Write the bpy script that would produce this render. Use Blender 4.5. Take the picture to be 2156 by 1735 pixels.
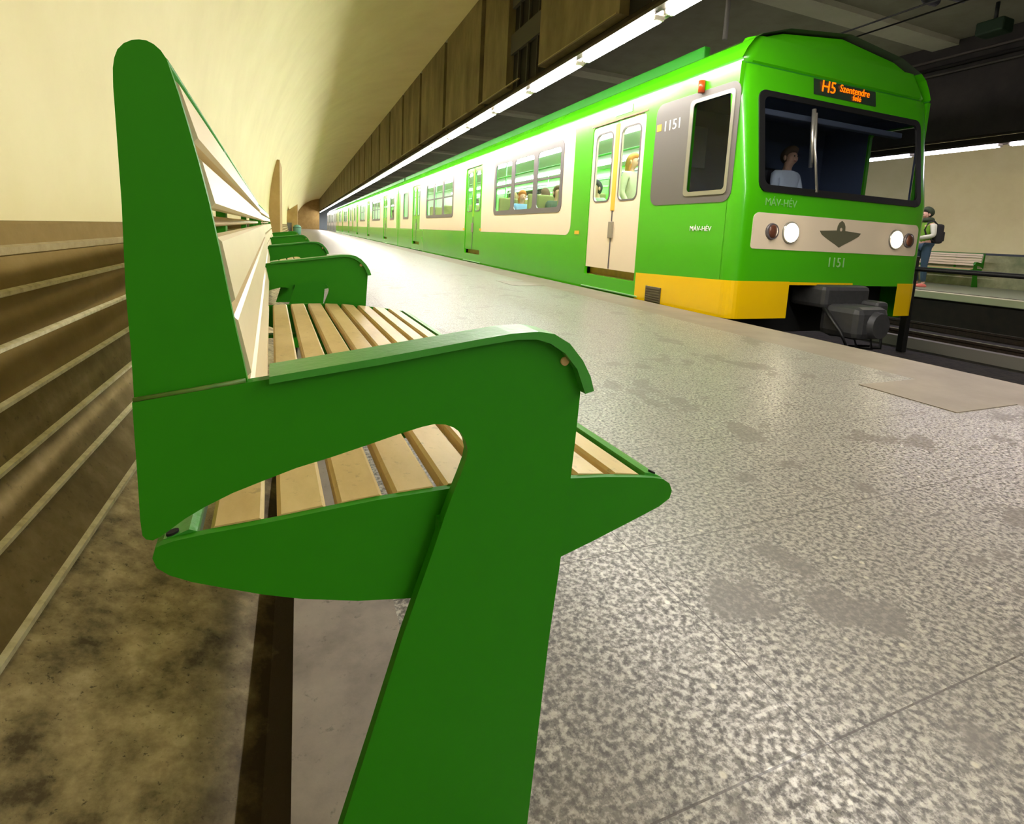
import bpy, bmesh, math, random
from mathutils import Vector, Matrix
random.seed(7)
for o in list(bpy.data.objects): bpy.data.objects.remove(o)
SC = bpy.context.scene
COL = SC.collection
H = 0.72            # eye height above the platform

# ------------------------------------------------------------------ camera, world, exposure
cd = bpy.data.cameras.new('camera'); cam = bpy.data.objects.new('camera', cd); COL.objects.link(cam)
cd.sensor_width = 36.0; cd.lens = 1099.0/2156*36; cd.shift_y = -(867.5-640)/2156; cd.clip_start = 0.02; cd.clip_end = 400
yv = Vector((630-1078, 640-472, -1099)).normalized()
xv = Vector((3780-1078, 640-630, -1099)); xv = (xv - yv*xv.dot(yv)).normalized()
zv = xv.cross(yv)
cam.matrix_world = Matrix.Translation((0, 0, H)) @ Matrix((xv, yv, zv)).to_4x4()
SC.camera = cam
w = bpy.data.worlds.new('world'); SC.world = w; w.use_nodes = True
w.node_tree.nodes['Background'].inputs[0].default_value = (0.85, 0.9, 1.0, 1)
w.node_tree.nodes['Background'].inputs[1].default_value = 0.03
SC.view_settings.view_transform = 'Standard'
SC.view_settings.look = 'None'
SC.view_settings.gamma = 1.0
SC.view_settings.use_curve_mapping = False
SC.view_settings.exposure = 0.70
TUBE_E = 62.0       # platform tubes
CAR_E = 30.0         # lamps in the cars

# ------------------------------------------------------------------ materials
def s2l(c):
    return tuple(((v/255)/12.92 if v/255 <= 0.04045 else ((v/255+0.055)/1.055)**2.4) for v in c)
MATS = {}
def mat(name, rgb, rough=0.5, metal=0.0, emit=0.0, noise=None, bump=0.0, spec=0.5, coat=0.0):
    """rgb in sRGB 0..255; noise = (scale, amount 0..1, rgb2)"""
    if name in MATS: return MATS[name]
    m = bpy.data.materials.new(name); m.use_nodes = True; MATS[name] = m
    nt = m.node_tree; b = nt.nodes['Principled BSDF']
    c = s2l(rgb)+(1,)
    b.inputs['Base Color'].default_value = c
    b.inputs['Roughness'].default_value = rough
    b.inputs['Metallic'].default_value = metal
    b.inputs['Specular IOR Level'].default_value = spec
    if coat: b.inputs['Coat Weight'].default_value = coat
    if emit:
        b.inputs['Emission Color'].default_value = c
        b.inputs['Emission Strength'].default_value = emit
    if noise:
        sc, am, rgb2 = noise
        tc = nt.nodes.new('ShaderNodeTexCoord'); n = nt.nodes.new('ShaderNodeTexNoise')
        n.inputs['Scale'].default_value = sc; n.inputs['Detail'].default_value = 6
        nt.links.new(tc.outputs['Object'], n.inputs['Vector'])
        r = nt.nodes.new('ShaderNodeValToRGB')
        r.color_ramp.elements[0].position = 0.5-0.22; r.color_ramp.elements[1].position = 0.5+0.22
        r.color_ramp.elements[0].color = (0, 0, 0, 1); r.color_ramp.elements[1].color = (am, am, am, 1)
        nt.links.new(n.outputs['Fac'], r.inputs['Fac'])
        mx = nt.nodes.new('ShaderNodeMix'); mx.data_type = 'RGBA'
        mx.inputs[6].default_value = c; mx.inputs[7].default_value = s2l(rgb2)+(1,)
        nt.links.new(r.outputs['Color'], mx.inputs[0]); nt.links.new(mx.outputs[2], b.inputs['Base Color'])
        if bump:
            bp = nt.nodes.new('ShaderNodeBump'); bp.inputs['Strength'].default_value = bump; bp.inputs['Distance'].default_value = 0.004
            nt.links.new(n.outputs['Fac'], bp.inputs['Height']); nt.links.new(bp.outputs['Normal'], b.inputs['Normal'])
    return m
def glass_mat(name, tint=(235, 240, 238), refl=0.08):
    if name in MATS: return MATS[name]
    m = bpy.data.materials.new(name); m.use_nodes = True; MATS[name] = m
    nt = m.node_tree; nt.nodes.remove(nt.nodes['Principled BSDF']); out = nt.nodes['Material Output']
    t = nt.nodes.new('ShaderNodeBsdfTransparent'); t.inputs[0].default_value = s2l(tint)+(1,)
    g = nt.nodes.new('ShaderNodeBsdfGlossy'); g.inputs['Roughness'].default_value = 0.03
    lw = nt.nodes.new('ShaderNodeLayerWeight'); lw.inputs[0].default_value = 0.5
    fr = nt.nodes.new('ShaderNodeMath'); fr.operation = 'POWER'; fr.inputs[1].default_value = 5.0; nt.links.new(lw.outputs['Facing'], fr.inputs[0])
    ad = nt.nodes.new('ShaderNodeMath'); ad.operation = 'MULTIPLY_ADD'; ad.inputs[1].default_value = 0.5; ad.inputs[2].default_value = refl*0.4; ad.use_clamp = True
    mx = nt.nodes.new('ShaderNodeMixShader')
    nt.links.new(fr.outputs[0], ad.inputs[0]); nt.links.new(ad.outputs[0], mx.inputs[0])
    nt.links.new(t.outputs[0], mx.inputs[1]); nt.links.new(g.outputs[0], mx.inputs[2]); nt.links.new(mx.outputs[0], out.inputs[0])
    return m

def N(nt, typ, **kw):
    n = nt.nodes.new(typ)
    for k, v in kw.items():
        if k.startswith('i_'): n.inputs[k[2:].replace('_', ' ')].default_value = v
        else: setattr(n, k, v)
    return n
def ramp(nt, src, pts):
    r = nt.nodes.new('ShaderNodeValToRGB'); e = r.color_ramp.elements
    while len(e) < len(pts): e.new(0.5)
    for k, (p, c) in enumerate(pts):
        e[k].position = p; e[k].color = (c+(1,)) if isinstance(c, tuple) else (c, c, c, 1)
    nt.links.new(src, r.inputs[0]); return r.outputs[0]
def mixc(nt, fac, a, b, mode='MIX'):
    m = nt.nodes.new('ShaderNodeMix'); m.data_type = 'RGBA'; m.blend_type = mode
    for s, v in ((0, fac), (6, a), (7, b)):
        if isinstance(v, (int, float)): m.inputs[s].default_value = v
        elif isinstance(v, tuple): m.inputs[s].default_value = v+(1,)
        else: nt.links.new(v, m.inputs[s])
    return m.outputs[2]
def math_(nt, op, a, b=None, c=None):
    m = nt.nodes.new('ShaderNodeMath'); m.operation = op
    for k, v in enumerate((a, b, c)):
        if v is None: continue
        if isinstance(v, (int, float)): m.inputs[k].default_value = v
        else: nt.links.new(v, m.inputs[k])
    return m.outputs[0]

def terrazzo():
    m = bpy.data.materials.new('terrazzo'); m.use_nodes = True; nt = m.node_tree; b = nt.nodes['Principled BSDF']
    tc = N(nt, 'ShaderNodeTexCoord'); P = tc.outputs['Object']
    n1 = N(nt, 'ShaderNodeTexNoise', i_Scale=85.0, i_Detail=4.0, i_Roughness=0.65); nt.links.new(P, n1.inputs['Vector'])
    v1 = N(nt, 'ShaderNodeTexVoronoi', i_Scale=150.0); nt.links.new(P, v1.inputs['Vector'])
    v2 = N(nt, 'ShaderNodeTexVoronoi', i_Scale=26.0); nt.links.new(P, v2.inputs['Vector'])
    n3 = N(nt, 'ShaderNodeTexNoise', i_Scale=2.2, i_Detail=5.0, i_Roughness=0.62); nt.links.new(P, n3.inputs['Vector'])
    n4 = N(nt, 'ShaderNodeTexNoise', i_Scale=9.0, i_Detail=4.0); nt.links.new(P, n4.inputs['Vector'])
    base = ramp(nt, n1.outputs['Fac'], [(0.40, s2l((58, 55, 50))), (0.50, s2l((112, 107, 99))), (0.61, s2l((192, 187, 174)))])
    chips = ramp(nt, v1.outputs['Color'], [(0.30, s2l((92, 88, 79))), (0.62, s2l((150, 144, 130))), (0.9, s2l((196, 190, 172)))])
    c = mixc(nt, 0.25, base, chips)
    big = ramp(nt, v2.outputs['Distance'], [(0.10, 1.0), (0.18, 0.0)])
    sel = ramp(nt, v2.outputs['Color'], [(0.70, 0.0), (0.74, 1.0)])
    bigf = math_(nt, 'MULTIPLY', big, sel)
    c = mixc(nt, math_(nt, 'MULTIPLY', bigf, 0.75), c, s2l((205, 198, 176)))
    # worn, smooth dark stains (marks in the floor with a shape of their own)
    st = ramp(nt, math_(nt, 'ADD', math_(nt, 'MULTIPLY', n3.outputs['Fac'], 0.72), math_(nt, 'MULTIPLY', n4.outputs['Fac'], 0.28)), [(0.548, 0.0), (0.588, 1.0)])
    c = mixc(nt, math_(nt, 'MULTIPLY', st, 0.72), c, s2l((98, 91, 80)))
    c = mixc(nt, math_(nt, 'MULTIPLY', ramp(nt, n4.outputs['Fac'], [(0.42, 0.0), (0.62, 1.0)]), 0.15), c, s2l((88, 84, 76)))
    # slab joints
    sx = N(nt, 'ShaderNodeSeparateXYZ'); nt.links.new(P, sx.inputs[0])
    def joint(src, off, pitch, wd):
        a = math_(nt, 'DIVIDE', math_(nt, 'SUBTRACT', src, off), pitch)
        a = math_(nt, 'ABSOLUTE', math_(nt, 'SUBTRACT', math_(nt, 'FRACT', a), 0.5))
        return math_(nt, 'GREATER_THAN', a, 0.5-wd/pitch)
    j = math_(nt, 'MAXIMUM', joint(sx.outputs[0], 0.718, 0.75, 0.0014), joint(sx.outputs[1], 0.441, 0.5, 0.0016))
    c = mixc(nt, math_(nt, 'MULTIPLY', j, 0.8), c, s2l((62, 55, 46)))
    nt.links.new(c, b.inputs['Base Color'])
    rg = ramp(nt, n1.outputs['Fac'], [(0.38, 0.50), (0.60, 0.24)])
    rg = mixc(nt, st, rg, (0.42, 0.42, 0.42))
    nt.links.new(rg, b.inputs['Roughness'])
    bp = N(nt, 'ShaderNodeBump', i_Strength=0.35, i_Distance=0.0012)
    nt.links.new(math_(nt, 'ADD', n1.outputs['Fac'], math_(nt, 'MULTIPLY', j, -1.5)), bp.inputs['Height']); nt.links.new(bp.outputs[0], b.inputs['Normal'])
    return m
def dirty(name, cols, scale=6.0, speck=0.6, bump=0.4, rough=0.75, streak=None):
    m = bpy.data.materials.new(name); m.use_nodes = True; nt = m.node_tree; b = nt.nodes['Principled BSDF']
    tc = N(nt, 'ShaderNodeTexCoord'); P = tc.outputs['Object']
    if streak:
        mp = N(nt, 'ShaderNodeMapping'); mp.inputs['Scale'].default_value = streak; nt.links.new(P, mp.inputs[0]); P2 = mp.outputs[0]
    else: P2 = P
    n1 = N(nt, 'ShaderNodeTexNoise', i_Scale=scale, i_Detail=8.0, i_Roughness=0.65); nt.links.new(P2, n1.inputs['Vector'])
    n2 = N(nt, 'ShaderNodeTexNoise', i_Scale=scale*7, i_Detail=4.0, i_Roughness=0.7); nt.links.new(P, n2.inputs['Vector'])
    k = len(cols)
    c = ramp(nt, n1.outputs['Fac'], [(0.32+0.36*i/(k-1), s2l(q)) for i, q in enumerate(cols)])
    sp = ramp(nt, n2.outputs['Fac'], [(0.30, 1.0), (0.40, 0.0)])
    c = mixc(nt, math_(nt, 'MULTIPLY', sp, speck), c, s2l((44, 38, 26)))
    nt.links.new(c, b.inputs['Base Color']); b.inputs['Roughness'].default_value = rough
    bp = N(nt, 'ShaderNodeBump', i_Strength=bump, i_Distance=0.004)
    nt.links.new(math_(nt, 'ADD', n1.outputs['Fac'], math_(nt, 'MULTIPLY', n2.outputs['Fac'], 0.4)), bp.inputs['Height']); nt.links.new(bp.outputs[0], b.inputs['Normal'])
    return m

M_TERR = terrazzo()
M_EDGE = dirty('edge_stone', [(112, 102, 88), (122, 112, 97), (132, 121, 105)], 3, 0.08, 0.05, 0.5)
M_KERB = dirty('kerb_concrete', [(98, 90, 80), (128, 118, 106), (142, 132, 118)], 5, 0.55, 0.2, 0.6)
M_PLAS = dirty('cream_plaster', [(216, 203, 146), (222, 210, 153), (227, 216, 161)], 1.1, 0.02, 0.02, 0.55)
M_PLAS2 = dirty('worn_plaster', [(196, 178, 140), (222, 208, 160), (232, 222, 176)], 7, 0.05, 0.5, 0.65)
M_DADO = dirty('brown_dado', [(122, 101, 46), (128, 106, 51), (133, 113, 60)], 12, 0.12, 0.15, 0.9)
M_DADO2 = dirty('grimy_dado', [(110, 93, 50), (126, 109, 66), (146, 129, 88)], 9, 0.5, 0.3, 0.9)
M_GROOVE = dirty('pale_groove', [(196, 186, 140), (224, 216, 176), (236, 229, 196)], 40, 0.1, 0.3, 0.7)
M_GROOVE0 = dirty('dull_groove', [(142, 126, 80), (160, 146, 100)], 30, 0.1, 0.3, 0.7)
M_FOOT = dirty('grimy_concrete', [(80, 68, 42), (140, 126, 88), (176, 160, 118), (204, 190, 146)], 14, 0.8, 0.5, 0.75)
M_GUT = dirty('gutter_dark', [(40, 32, 14), (66, 54, 26), (88, 74, 40)], 10, 0.5, 0.6, 0.85)
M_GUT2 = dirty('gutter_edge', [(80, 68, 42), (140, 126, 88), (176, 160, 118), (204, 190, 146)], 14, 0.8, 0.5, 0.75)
def gutter_shade(m):
    # shade of bench and gutter painted into the colour, its edge broken by noise
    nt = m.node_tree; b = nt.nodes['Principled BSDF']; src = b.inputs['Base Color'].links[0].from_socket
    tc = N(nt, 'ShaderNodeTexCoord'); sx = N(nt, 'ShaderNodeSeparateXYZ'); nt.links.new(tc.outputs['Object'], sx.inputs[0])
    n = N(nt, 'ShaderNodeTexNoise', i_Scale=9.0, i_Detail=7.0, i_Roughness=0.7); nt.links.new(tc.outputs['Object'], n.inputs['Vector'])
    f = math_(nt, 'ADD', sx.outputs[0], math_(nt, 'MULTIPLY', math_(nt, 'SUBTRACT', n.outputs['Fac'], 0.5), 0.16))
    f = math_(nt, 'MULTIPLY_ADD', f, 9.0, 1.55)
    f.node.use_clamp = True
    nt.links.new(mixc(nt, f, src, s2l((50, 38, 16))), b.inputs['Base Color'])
gutter_shade(M_GUT2)
M_FASC = dirty('fascia_concrete', [(88, 78, 48), (112, 101, 68), (136, 124, 88)], 1.6, 0.1, 0.2, 0.8, (1, 1, 0.35))
M_DARK = mat('dark_recess', (22, 19, 12), 0.9, noise=(4, .5, (14, 12, 8)))
M_CEIL = dirty('track_ceiling', [(146, 142, 122), (156, 152, 132), (164, 160, 140)], 1.2, 0.1, 0.1, 0.9)
M_BEAM = dirty('ceiling_beam', [(200, 196, 172), (214, 210, 186)], 1.2, 0.1, 0.1, 0.9)
M_BED = dirty('track_bed', [(14, 12, 9), (30, 27, 20), (50, 44, 32), (36, 42, 28)], 14, 0.8, 1.0, 0.95)
M_RAIL = mat('rail_steel', (170, 170, 170), 0.25, 1.0)
M_RUST = mat('rusty_steel', (70, 52, 40), 0.7, 0.3, noise=(30, 1, (40, 32, 26)))
M_PIER = dirty('tan_pier', [(158, 128, 74), (172, 142, 86), (182, 154, 98)], 2.0, 0.03, 0.1, 0.7)
M_BG = mat('bench_green', (36, 128, 0), 0.5, spec=0.25, noise=(40, .25, (30, 118, 0)), bump=0.05)
M_BG2 = mat('armrest_green', (54, 140, 42), 0.32, noise=(150, .3, (66, 150, 56)), bump=0.12)
M_WELD = mat('weld_green', (96, 120, 50), 0.55, noise=(60, 1, (60, 110, 30)))
M_SLAT = dirty('cream_slat', [(184, 156, 98), (204, 178, 120), (214, 190, 134)], 9, 0.32, 0.1, 0.38, (1, .4, 1))
M_SLATB = dirty('cream_backslat', [(218, 200, 158), (230, 214, 176)], 5, 0.05, 0.1, 0.36, (1, .3, 1))
M_HOLE = mat('hole_black', (6, 6, 4), 0.9)
M_BOLT = mat('bolt_tan', (196, 170, 120), 0.4, 0.2)
M_TG = mat('train_green', (70, 178, 8), 0.26, coat=0.3, noise=(3, .25, (62, 168, 8)))
M_TGD = mat('roof_green', (38, 132, 28), 0.35, noise=(3, .3, (30, 116, 26)))
M_TC = mat('train_cream', (232, 216, 190), 0.25, coat=0.3, noise=(3, .2, (226, 209, 181)))
M_TY = mat('train_yellow', (244, 200, 0), 0.25, coat=0.3, noise=(3, .2, (234, 186, 0)))
M_OCHRE = mat('step_ochre', (150, 112, 4), 0.6, noise=(12, .6, (110, 84, 10)))
M_WF = mat('window_frame_grey', (96, 90, 92), 0.35)
M_CABG = mat('cab_panel_grey', (98, 94, 90), 0.35)
M_ALU = mat('aluminium', (176, 174, 166), 0.3, 0.8)
M_BLK = mat('black_rubber', (16, 17, 18), 0.5)
M_UND = mat('underframe', (30, 28, 28), 0.8, noise=(14, .8, (56, 52, 50)))
M_COUP = mat('coupler_grey', (74, 74, 76), 0.5, 0.4, noise=(20, .8, (60, 62, 64)))
M_INT = mat('interior_white', (206, 220, 196), 0.5)
M_INTG = mat('interior_green', (110, 200, 110), 0.4)
M_SEATF = mat('seat_fabric', (150, 156, 92), 0.8, noise=(60, .6, (120, 128, 70)))
M_CABI = mat('cab_interior', (84, 94, 118), 0.7)
M_GLS = glass_mat('window_glass')
M_GLD = glass_mat('tinted_glass', (205, 212, 222), 0.06)
M_SEAL = mat('seal_orange', (226, 176, 52), 0.5)
M_SEALG = mat('seal_lime', (150, 200, 30), 0.5)
M_TUBE = mat('tube_light', (255, 248, 240), 0.5, emit=TUBE_E)
M_TUBE2 = mat('tube_light_far', (246, 232, 255), 0.5, emit=TUBE_E*0.5)
M_CARL = mat('car_lamp', (245, 255, 248), 0.5, emit=CAR_E)
M_HEAD = mat('headlight', (255, 238, 205), 0.3, emit=14.0)
M_LED = mat('led_amber', (255, 104, 0), 0.5, emit=1.1)
M_HOUS = mat('lamp_housing', (64, 58, 48), 0.45, 0.3)
M_REFL = mat('lamp_reflector', (226, 222, 210), 0.3)
M_WIRE = mat('cable_black', (22, 24, 20), 0.6)
M_WHT = mat('lettering_white', (232, 234, 224), 0.5)
M_EMB = mat('emblem_grey', (112, 112, 88), 0.4, 0.3)
M_RED = mat('marker_red', (176, 66, 20), 0.3)
M_TAIL = mat('tail_lamp_brown', (96, 60, 44), 0.3)
M_SKIN = mat('skin', (214, 166, 134), 0.55)

# ------------------------------------------------------------------ mesh helpers
def new_obj(name, me, m=None, parent=None, loc=None):
    o = bpy.data.objects.new(name, me); COL.objects.link(o)
    if m is not None:
        for q in (m if isinstance(m, (list, tuple)) else [m]): me.materials.append(q)
    if parent is not None: o.parent = parent
    if loc: o.location = loc
    return o
def fin(name, bm, m=None, parent=None, smooth=False, loc=None, **kw):
    bmesh.ops.remove_doubles(bm, verts=bm.verts, dist=1e-5)
    bmesh.ops.recalc_face_normals(bm, faces=bm.faces)
    if smooth:
        for f in bm.faces: f.smooth = True
    me = bpy.data.meshes.new(name); bm.to_mesh(me); bm.free()
    return tag(new_obj(name, me, m, parent, loc), **kw)
def tag(o, label=None, cat=None, group=None, kind=None):
    if label: o['label'] = label
    if cat: o['category'] = cat
    if group: o['group'] = group
    if kind: o['kind'] = kind
    return o
def struct(o, label, cat): return tag(o, label, cat, kind='structure')
def empty(name, loc=(0, 0, 0), rz=0.0, **kw):
    o = bpy.data.objects.new(name, None); COL.objects.link(o); o.location = loc; o.rotation_euler = (0, 0, rz); o.empty_display_size = 0.1
    tag(o, **kw); return o
def box(bm, x0, x1, y0, y1, z0, z1, mi=0, bev=0.0):
    vs = [bm.verts.new((x, y, z)) for x in (x0, x1) for y in (y0, y1) for z in (z0, z1)]
    fs = [bm.faces.new([vs[i] for i in q]) for q in ((0, 1, 3, 2), (4, 6, 7, 5), (0, 4, 5, 1), (2, 3, 7, 6), (0, 2, 6, 4), (1, 5, 7, 3))]
    for f in fs: f.material_index = mi
    if bev:
        es = list({e for f in fs for e in f.edges})
        r = bmesh.ops.bevel(bm, geom=es, offset=bev, segments=2, affect='EDGES', profile=0.5)
        for f in r['faces']: f.material_index = mi
    return vs
def bobj(name, b, m, parent=None, bev=0.0, **kw):
    bm = bmesh.new(); box(bm, *b, bev=bev); o = fin(name, bm, m, parent); tag(o, **kw); return o
def tube(bm, pts, r, seg=10, cap=True, mi=0, rad=None):
    pts = [Vector(p) for p in pts]; rings = []; n = len(pts)
    up = Vector((0, 0, 1))
    for i, p in enumerate(pts):
        t = (pts[min(i+1, n-1)]-pts[max(i-1, 0)]).normalized()
        a = t.cross(up)
        if a.length < 1e-3: a = t.cross(Vector((1, 0, 0)))
        a.normalize(); b = t.cross(a).normalized()
        rr = rad[i] if rad else r
        rings.append([bm.verts.new(p+(a*math.cos(k*2*math.pi/seg)+b*math.sin(k*2*math.pi/seg))*rr) for k in range(seg)])
    for i in range(n-1):
        for k in range(seg):
            f = bm.faces.new((rings[i][k], rings[i][(k+1) % seg], rings[i+1][(k+1) % seg], rings[i+1][k])); f.smooth = True; f.material_index = mi
    if cap:
        for r_ in (rings[0], rings[-1]):
            f = bm.faces.new(r_); f.material_index = mi
def ellip(bm, c, r, seg=16, ring=10, fn=None):
    res = bmesh.ops.create_uvsphere(bm, u_segments=seg, v_segments=ring, radius=1.0)
    for v in res['verts']:
        p = Vector((v.co.x*r[0], v.co.y*r[1], v.co.z*r[2]))
        if fn: p = fn(p, v.co.copy())
        v.co = p+Vector(c)
    for f in bm.faces: f.smooth = True
def rrect(u0, u1, v0, v1, r, seg=5):
    if not isinstance(r, (tuple, list)): r = (r,)*4
    out = []
    for (cx, cy, a0, q) in ((u0+r[0], v0+r[0], 180, r[0]), (u1-r[1], v0+r[1], 270, r[1]), (u1-r[2], v1-r[2], 0, r[2]), (u0+r[3], v1-r[3], 90, r[3])):
        if q <= 1e-4: out.append((cx, cy)); continue
        for k in range(seg+1):
            a = math.radians(a0+90*k/seg); out.append((cx+q*math.cos(a), cy+q*math.sin(a)))
    return out
def plate(bm, outline, holes, t, fn, mi=0):
    """flat plate with holes; fn(u, v, w) -> 3D, w from 0 to t"""
    tmp = bmesh.new(); loops = []
    for L in [outline]+list(holes):
        vs = [tmp.verts.new((u, v, 0)) for u, v in L]
        for i in range(len(vs)): tmp.edges.new((vs[i], vs[(i+1) % len(vs)]))
        loops.append(vs)
    tmp.verts.index_update()
    bmesh.ops.triangle_fill(tmp, use_beauty=True, use_dissolve=False, edges=tmp.edges[:])
    tmp.verts.index_update()
    co = [(v.co.x, v.co.y) for v in tmp.verts]; tris = [[v.index for v in f.verts] for f in tmp.faces]
    lp = [[v.index for v in L] for L in loops]; tmp.free()
    A = [bm.verts.new(fn(u, v, 0.0)) for u, v in co]; B = [bm.verts.new(fn(u, v, t)) for u, v in co]
    for T in tris:
        for S in (A, B):
            try: f = bm.faces.new([S[i] for i in T]); f.material_index = mi
            except ValueError: pass
    for L in lp:
        for i in range(len(L)):
            a, b = L[i], L[(i+1) % len(L)]
            f = bm.faces.new((A[a], A[b], B[b], B[a])); f.material_index = mi
def pobj(name, outline, holes, t, fn, m, parent=None, **kw):
    bm = bmesh.new(); plate(bm, outline, holes, t, fn); o = fin(name, bm, m, parent); tag(o, **kw); return o
def sweep(bm, prof, ys, mis=None):
    """open profile (x, z) swept along y"""
    rows = [[bm.verts.new((x, y, z)) for x, z in prof] for y in ys]
    for a, b in zip(rows, rows[1:]):
        for i in range(len(prof)-1):
            f = bm.faces.new((a[i], a[i+1], b[i+1], b[i]))
            if mis: f.material_index = mis[i]
def text_mesh(name, s, size, fn, m, parent=None, ext=0.002, xs=1.0, **kw):
    cu = bpy.data.curves.new(name, 'FONT'); cu.body = s; cu.size = size; cu.align_x = 'CENTER'; cu.align_y = 'CENTER'; cu.extrude = ext; cu.resolution_u = 3
    o = bpy.data.objects.new(name, cu); COL.objects.link(o); bpy.context.view_layer.update()
    me = bpy.data.meshes.new_from_object(o.evaluated_get(bpy.context.evaluated_depsgraph_get()))
    bpy.data.objects.remove(o)
    for v in me.vertices: v.co = Vector(fn(v.co.x*xs, v.co.y, v.co.z))
    me.materials.clear()
    q = new_obj(name, me, m, parent); tag(q, **kw); return q
def kids(o): return [c for c in bpy.data.objects if c.parent == o]
def copy_tree(o, parent=None, ch=None):
    if ch is None:
        ch = {}
        for c in bpy.data.objects:
            if c.parent: ch.setdefault(c.parent.name, []).append(c)
    c = o.copy(); COL.objects.link(c); c.parent = parent
    for q in ch.get(o.name, []): copy_tree(q, c, ch)
    return c

# ------------------------------------------------------------------ the station
Y0, Y1 = -9.0, 96.0
MID = 7.75                                  # half way between the two platforms
def mir(x): return 2*MID-x
bobj('floor', (0.168, 3.34, Y0, Y1, -0.12, 0.0), M_TERR)
o = bpy.data.objects['floor']; struct(o, 'speckled grey terrazzo platform floor with thin slab joints', 'floor')
bm = bmesh.new(); box(bm, 3.34, 3.91, Y0, Y1, -0.12, 0.0); box(bm, 3.40, 3.86, Y0, Y1, -0.62, -0.12)
box(bm, 2.835, 3.34, 1.385, 1.85, -0.1, 0.0035); box(bm, 2.835, 3.34, 6.9, 7.6, -0.1, 0.0035); struct(fin('trim_1', bm, M_EDGE), 'smooth grey-beige stone strip along the near platform edge with a slab jutting inward', 'platform edge')
bm = bmesh.new(); box(bm, -0.012, 0.168, Y0, Y1, -0.15, 0.0); struct(fin('trim_2', bm, M_KERB), 'smooth brown-grey concrete kerb under the benches', 'kerb')
# near wall: grooved dado, then the plastered vault
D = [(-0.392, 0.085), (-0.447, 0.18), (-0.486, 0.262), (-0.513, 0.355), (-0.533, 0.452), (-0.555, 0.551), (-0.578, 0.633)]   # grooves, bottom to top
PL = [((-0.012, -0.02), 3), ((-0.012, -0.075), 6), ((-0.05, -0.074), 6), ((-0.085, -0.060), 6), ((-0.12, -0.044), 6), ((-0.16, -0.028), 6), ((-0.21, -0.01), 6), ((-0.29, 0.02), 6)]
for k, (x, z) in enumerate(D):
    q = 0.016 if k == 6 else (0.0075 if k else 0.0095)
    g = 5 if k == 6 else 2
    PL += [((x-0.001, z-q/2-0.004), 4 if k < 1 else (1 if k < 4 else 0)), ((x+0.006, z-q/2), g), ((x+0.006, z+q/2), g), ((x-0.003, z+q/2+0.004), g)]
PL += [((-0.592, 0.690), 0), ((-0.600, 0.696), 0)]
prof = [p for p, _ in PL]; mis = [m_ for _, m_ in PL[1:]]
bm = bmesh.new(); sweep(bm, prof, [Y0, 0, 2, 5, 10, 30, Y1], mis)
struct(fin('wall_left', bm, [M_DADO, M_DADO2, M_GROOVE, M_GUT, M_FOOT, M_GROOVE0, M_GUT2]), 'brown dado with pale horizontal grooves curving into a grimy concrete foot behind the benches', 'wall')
R_, CX, CZ = 4.1, 3.5, 0.2+H
def vault_prof(n=40):
    a0 = math.asin((0.696-CZ)/R_); a1 = math.asin(min(0.9999, (4.28-0.2)/R_))
    a1 = math.acos((CX-3.1)/R_)
    return [(CX-R_*math.cos(a0+(a1-a0)*i/n), CZ+R_*math.sin(a0+(a1-a0)*i/n)) for i in range(n+1)]
VP = vault_prof(); VP[0] = (-0.598, 0.696)
bm = bmesh.new(); sweep(bm, VP[:2], [Y0, Y1]); sweep(bm, VP[1:], [Y0, Y1])
o = fin('wall_vault', bm, [M_PLAS], smooth=True); struct(o, 'smooth cream plaster vault curving up over the near platform', 'wall')
# fascia above the lamps with dark joints
FT = VP[-1][1]
joints = [9.57+2.66*k for k in range(-8, 33)]
bm = bmesh.new()
def fascia(bm, xa, xb):
    lo, hi = 2.345+H, FT
    y = Y0
    gaps = [(j-0.12, j+0.12) for j in joints if abs(j-6.91) > 0.1 and abs(j-4.25) > 0.1] + [(7.02, 8.27), (3.6, 5.0)]
    gaps = sorted(g for g in gaps if Y0+0.2 < g[0] < Y1-0.3)
    for g0, g1 in gaps:
        box(bm, xa, xb, y, g0, lo, hi); y = g1
    box(bm, xa, xb, y, Y1, lo, hi)
fascia(bm, 3.10, 3.22)
struct(fin('wall_fascia', bm, M_FASC), 'brown concrete fascia panels with dark upright joints hanging above the near lamps', 'fascia')
bm = bmesh.new(); box(bm, 3.22, 3.34, Y0, Y1, 2.345+H, FT); struct(fin('wall_fascia_back', bm, M_DARK), 'dark backing seen in the joints of the concrete fascia', 'fascia')
bm = bmesh.new()
for a, b in ((7.25, 0.02), (7.6, 0.03), (7.95, 0.03), (4.0, 0.03), (4.5, 0.03)): box(bm, 3.17, 3.21, a, a+b, 2.3+H, FT)
for z_ in (3.2, 3.9): box(bm, 3.15, 3.2, 7.04, 8.25, z_+H-0.35, z_+H-0.05)
struct(fin('trim_3', bm, mat('vent_slate', (58, 56, 50), 0.7)), 'dark grey pipes and box in the open bay of the fascia', 'conduit')
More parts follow.
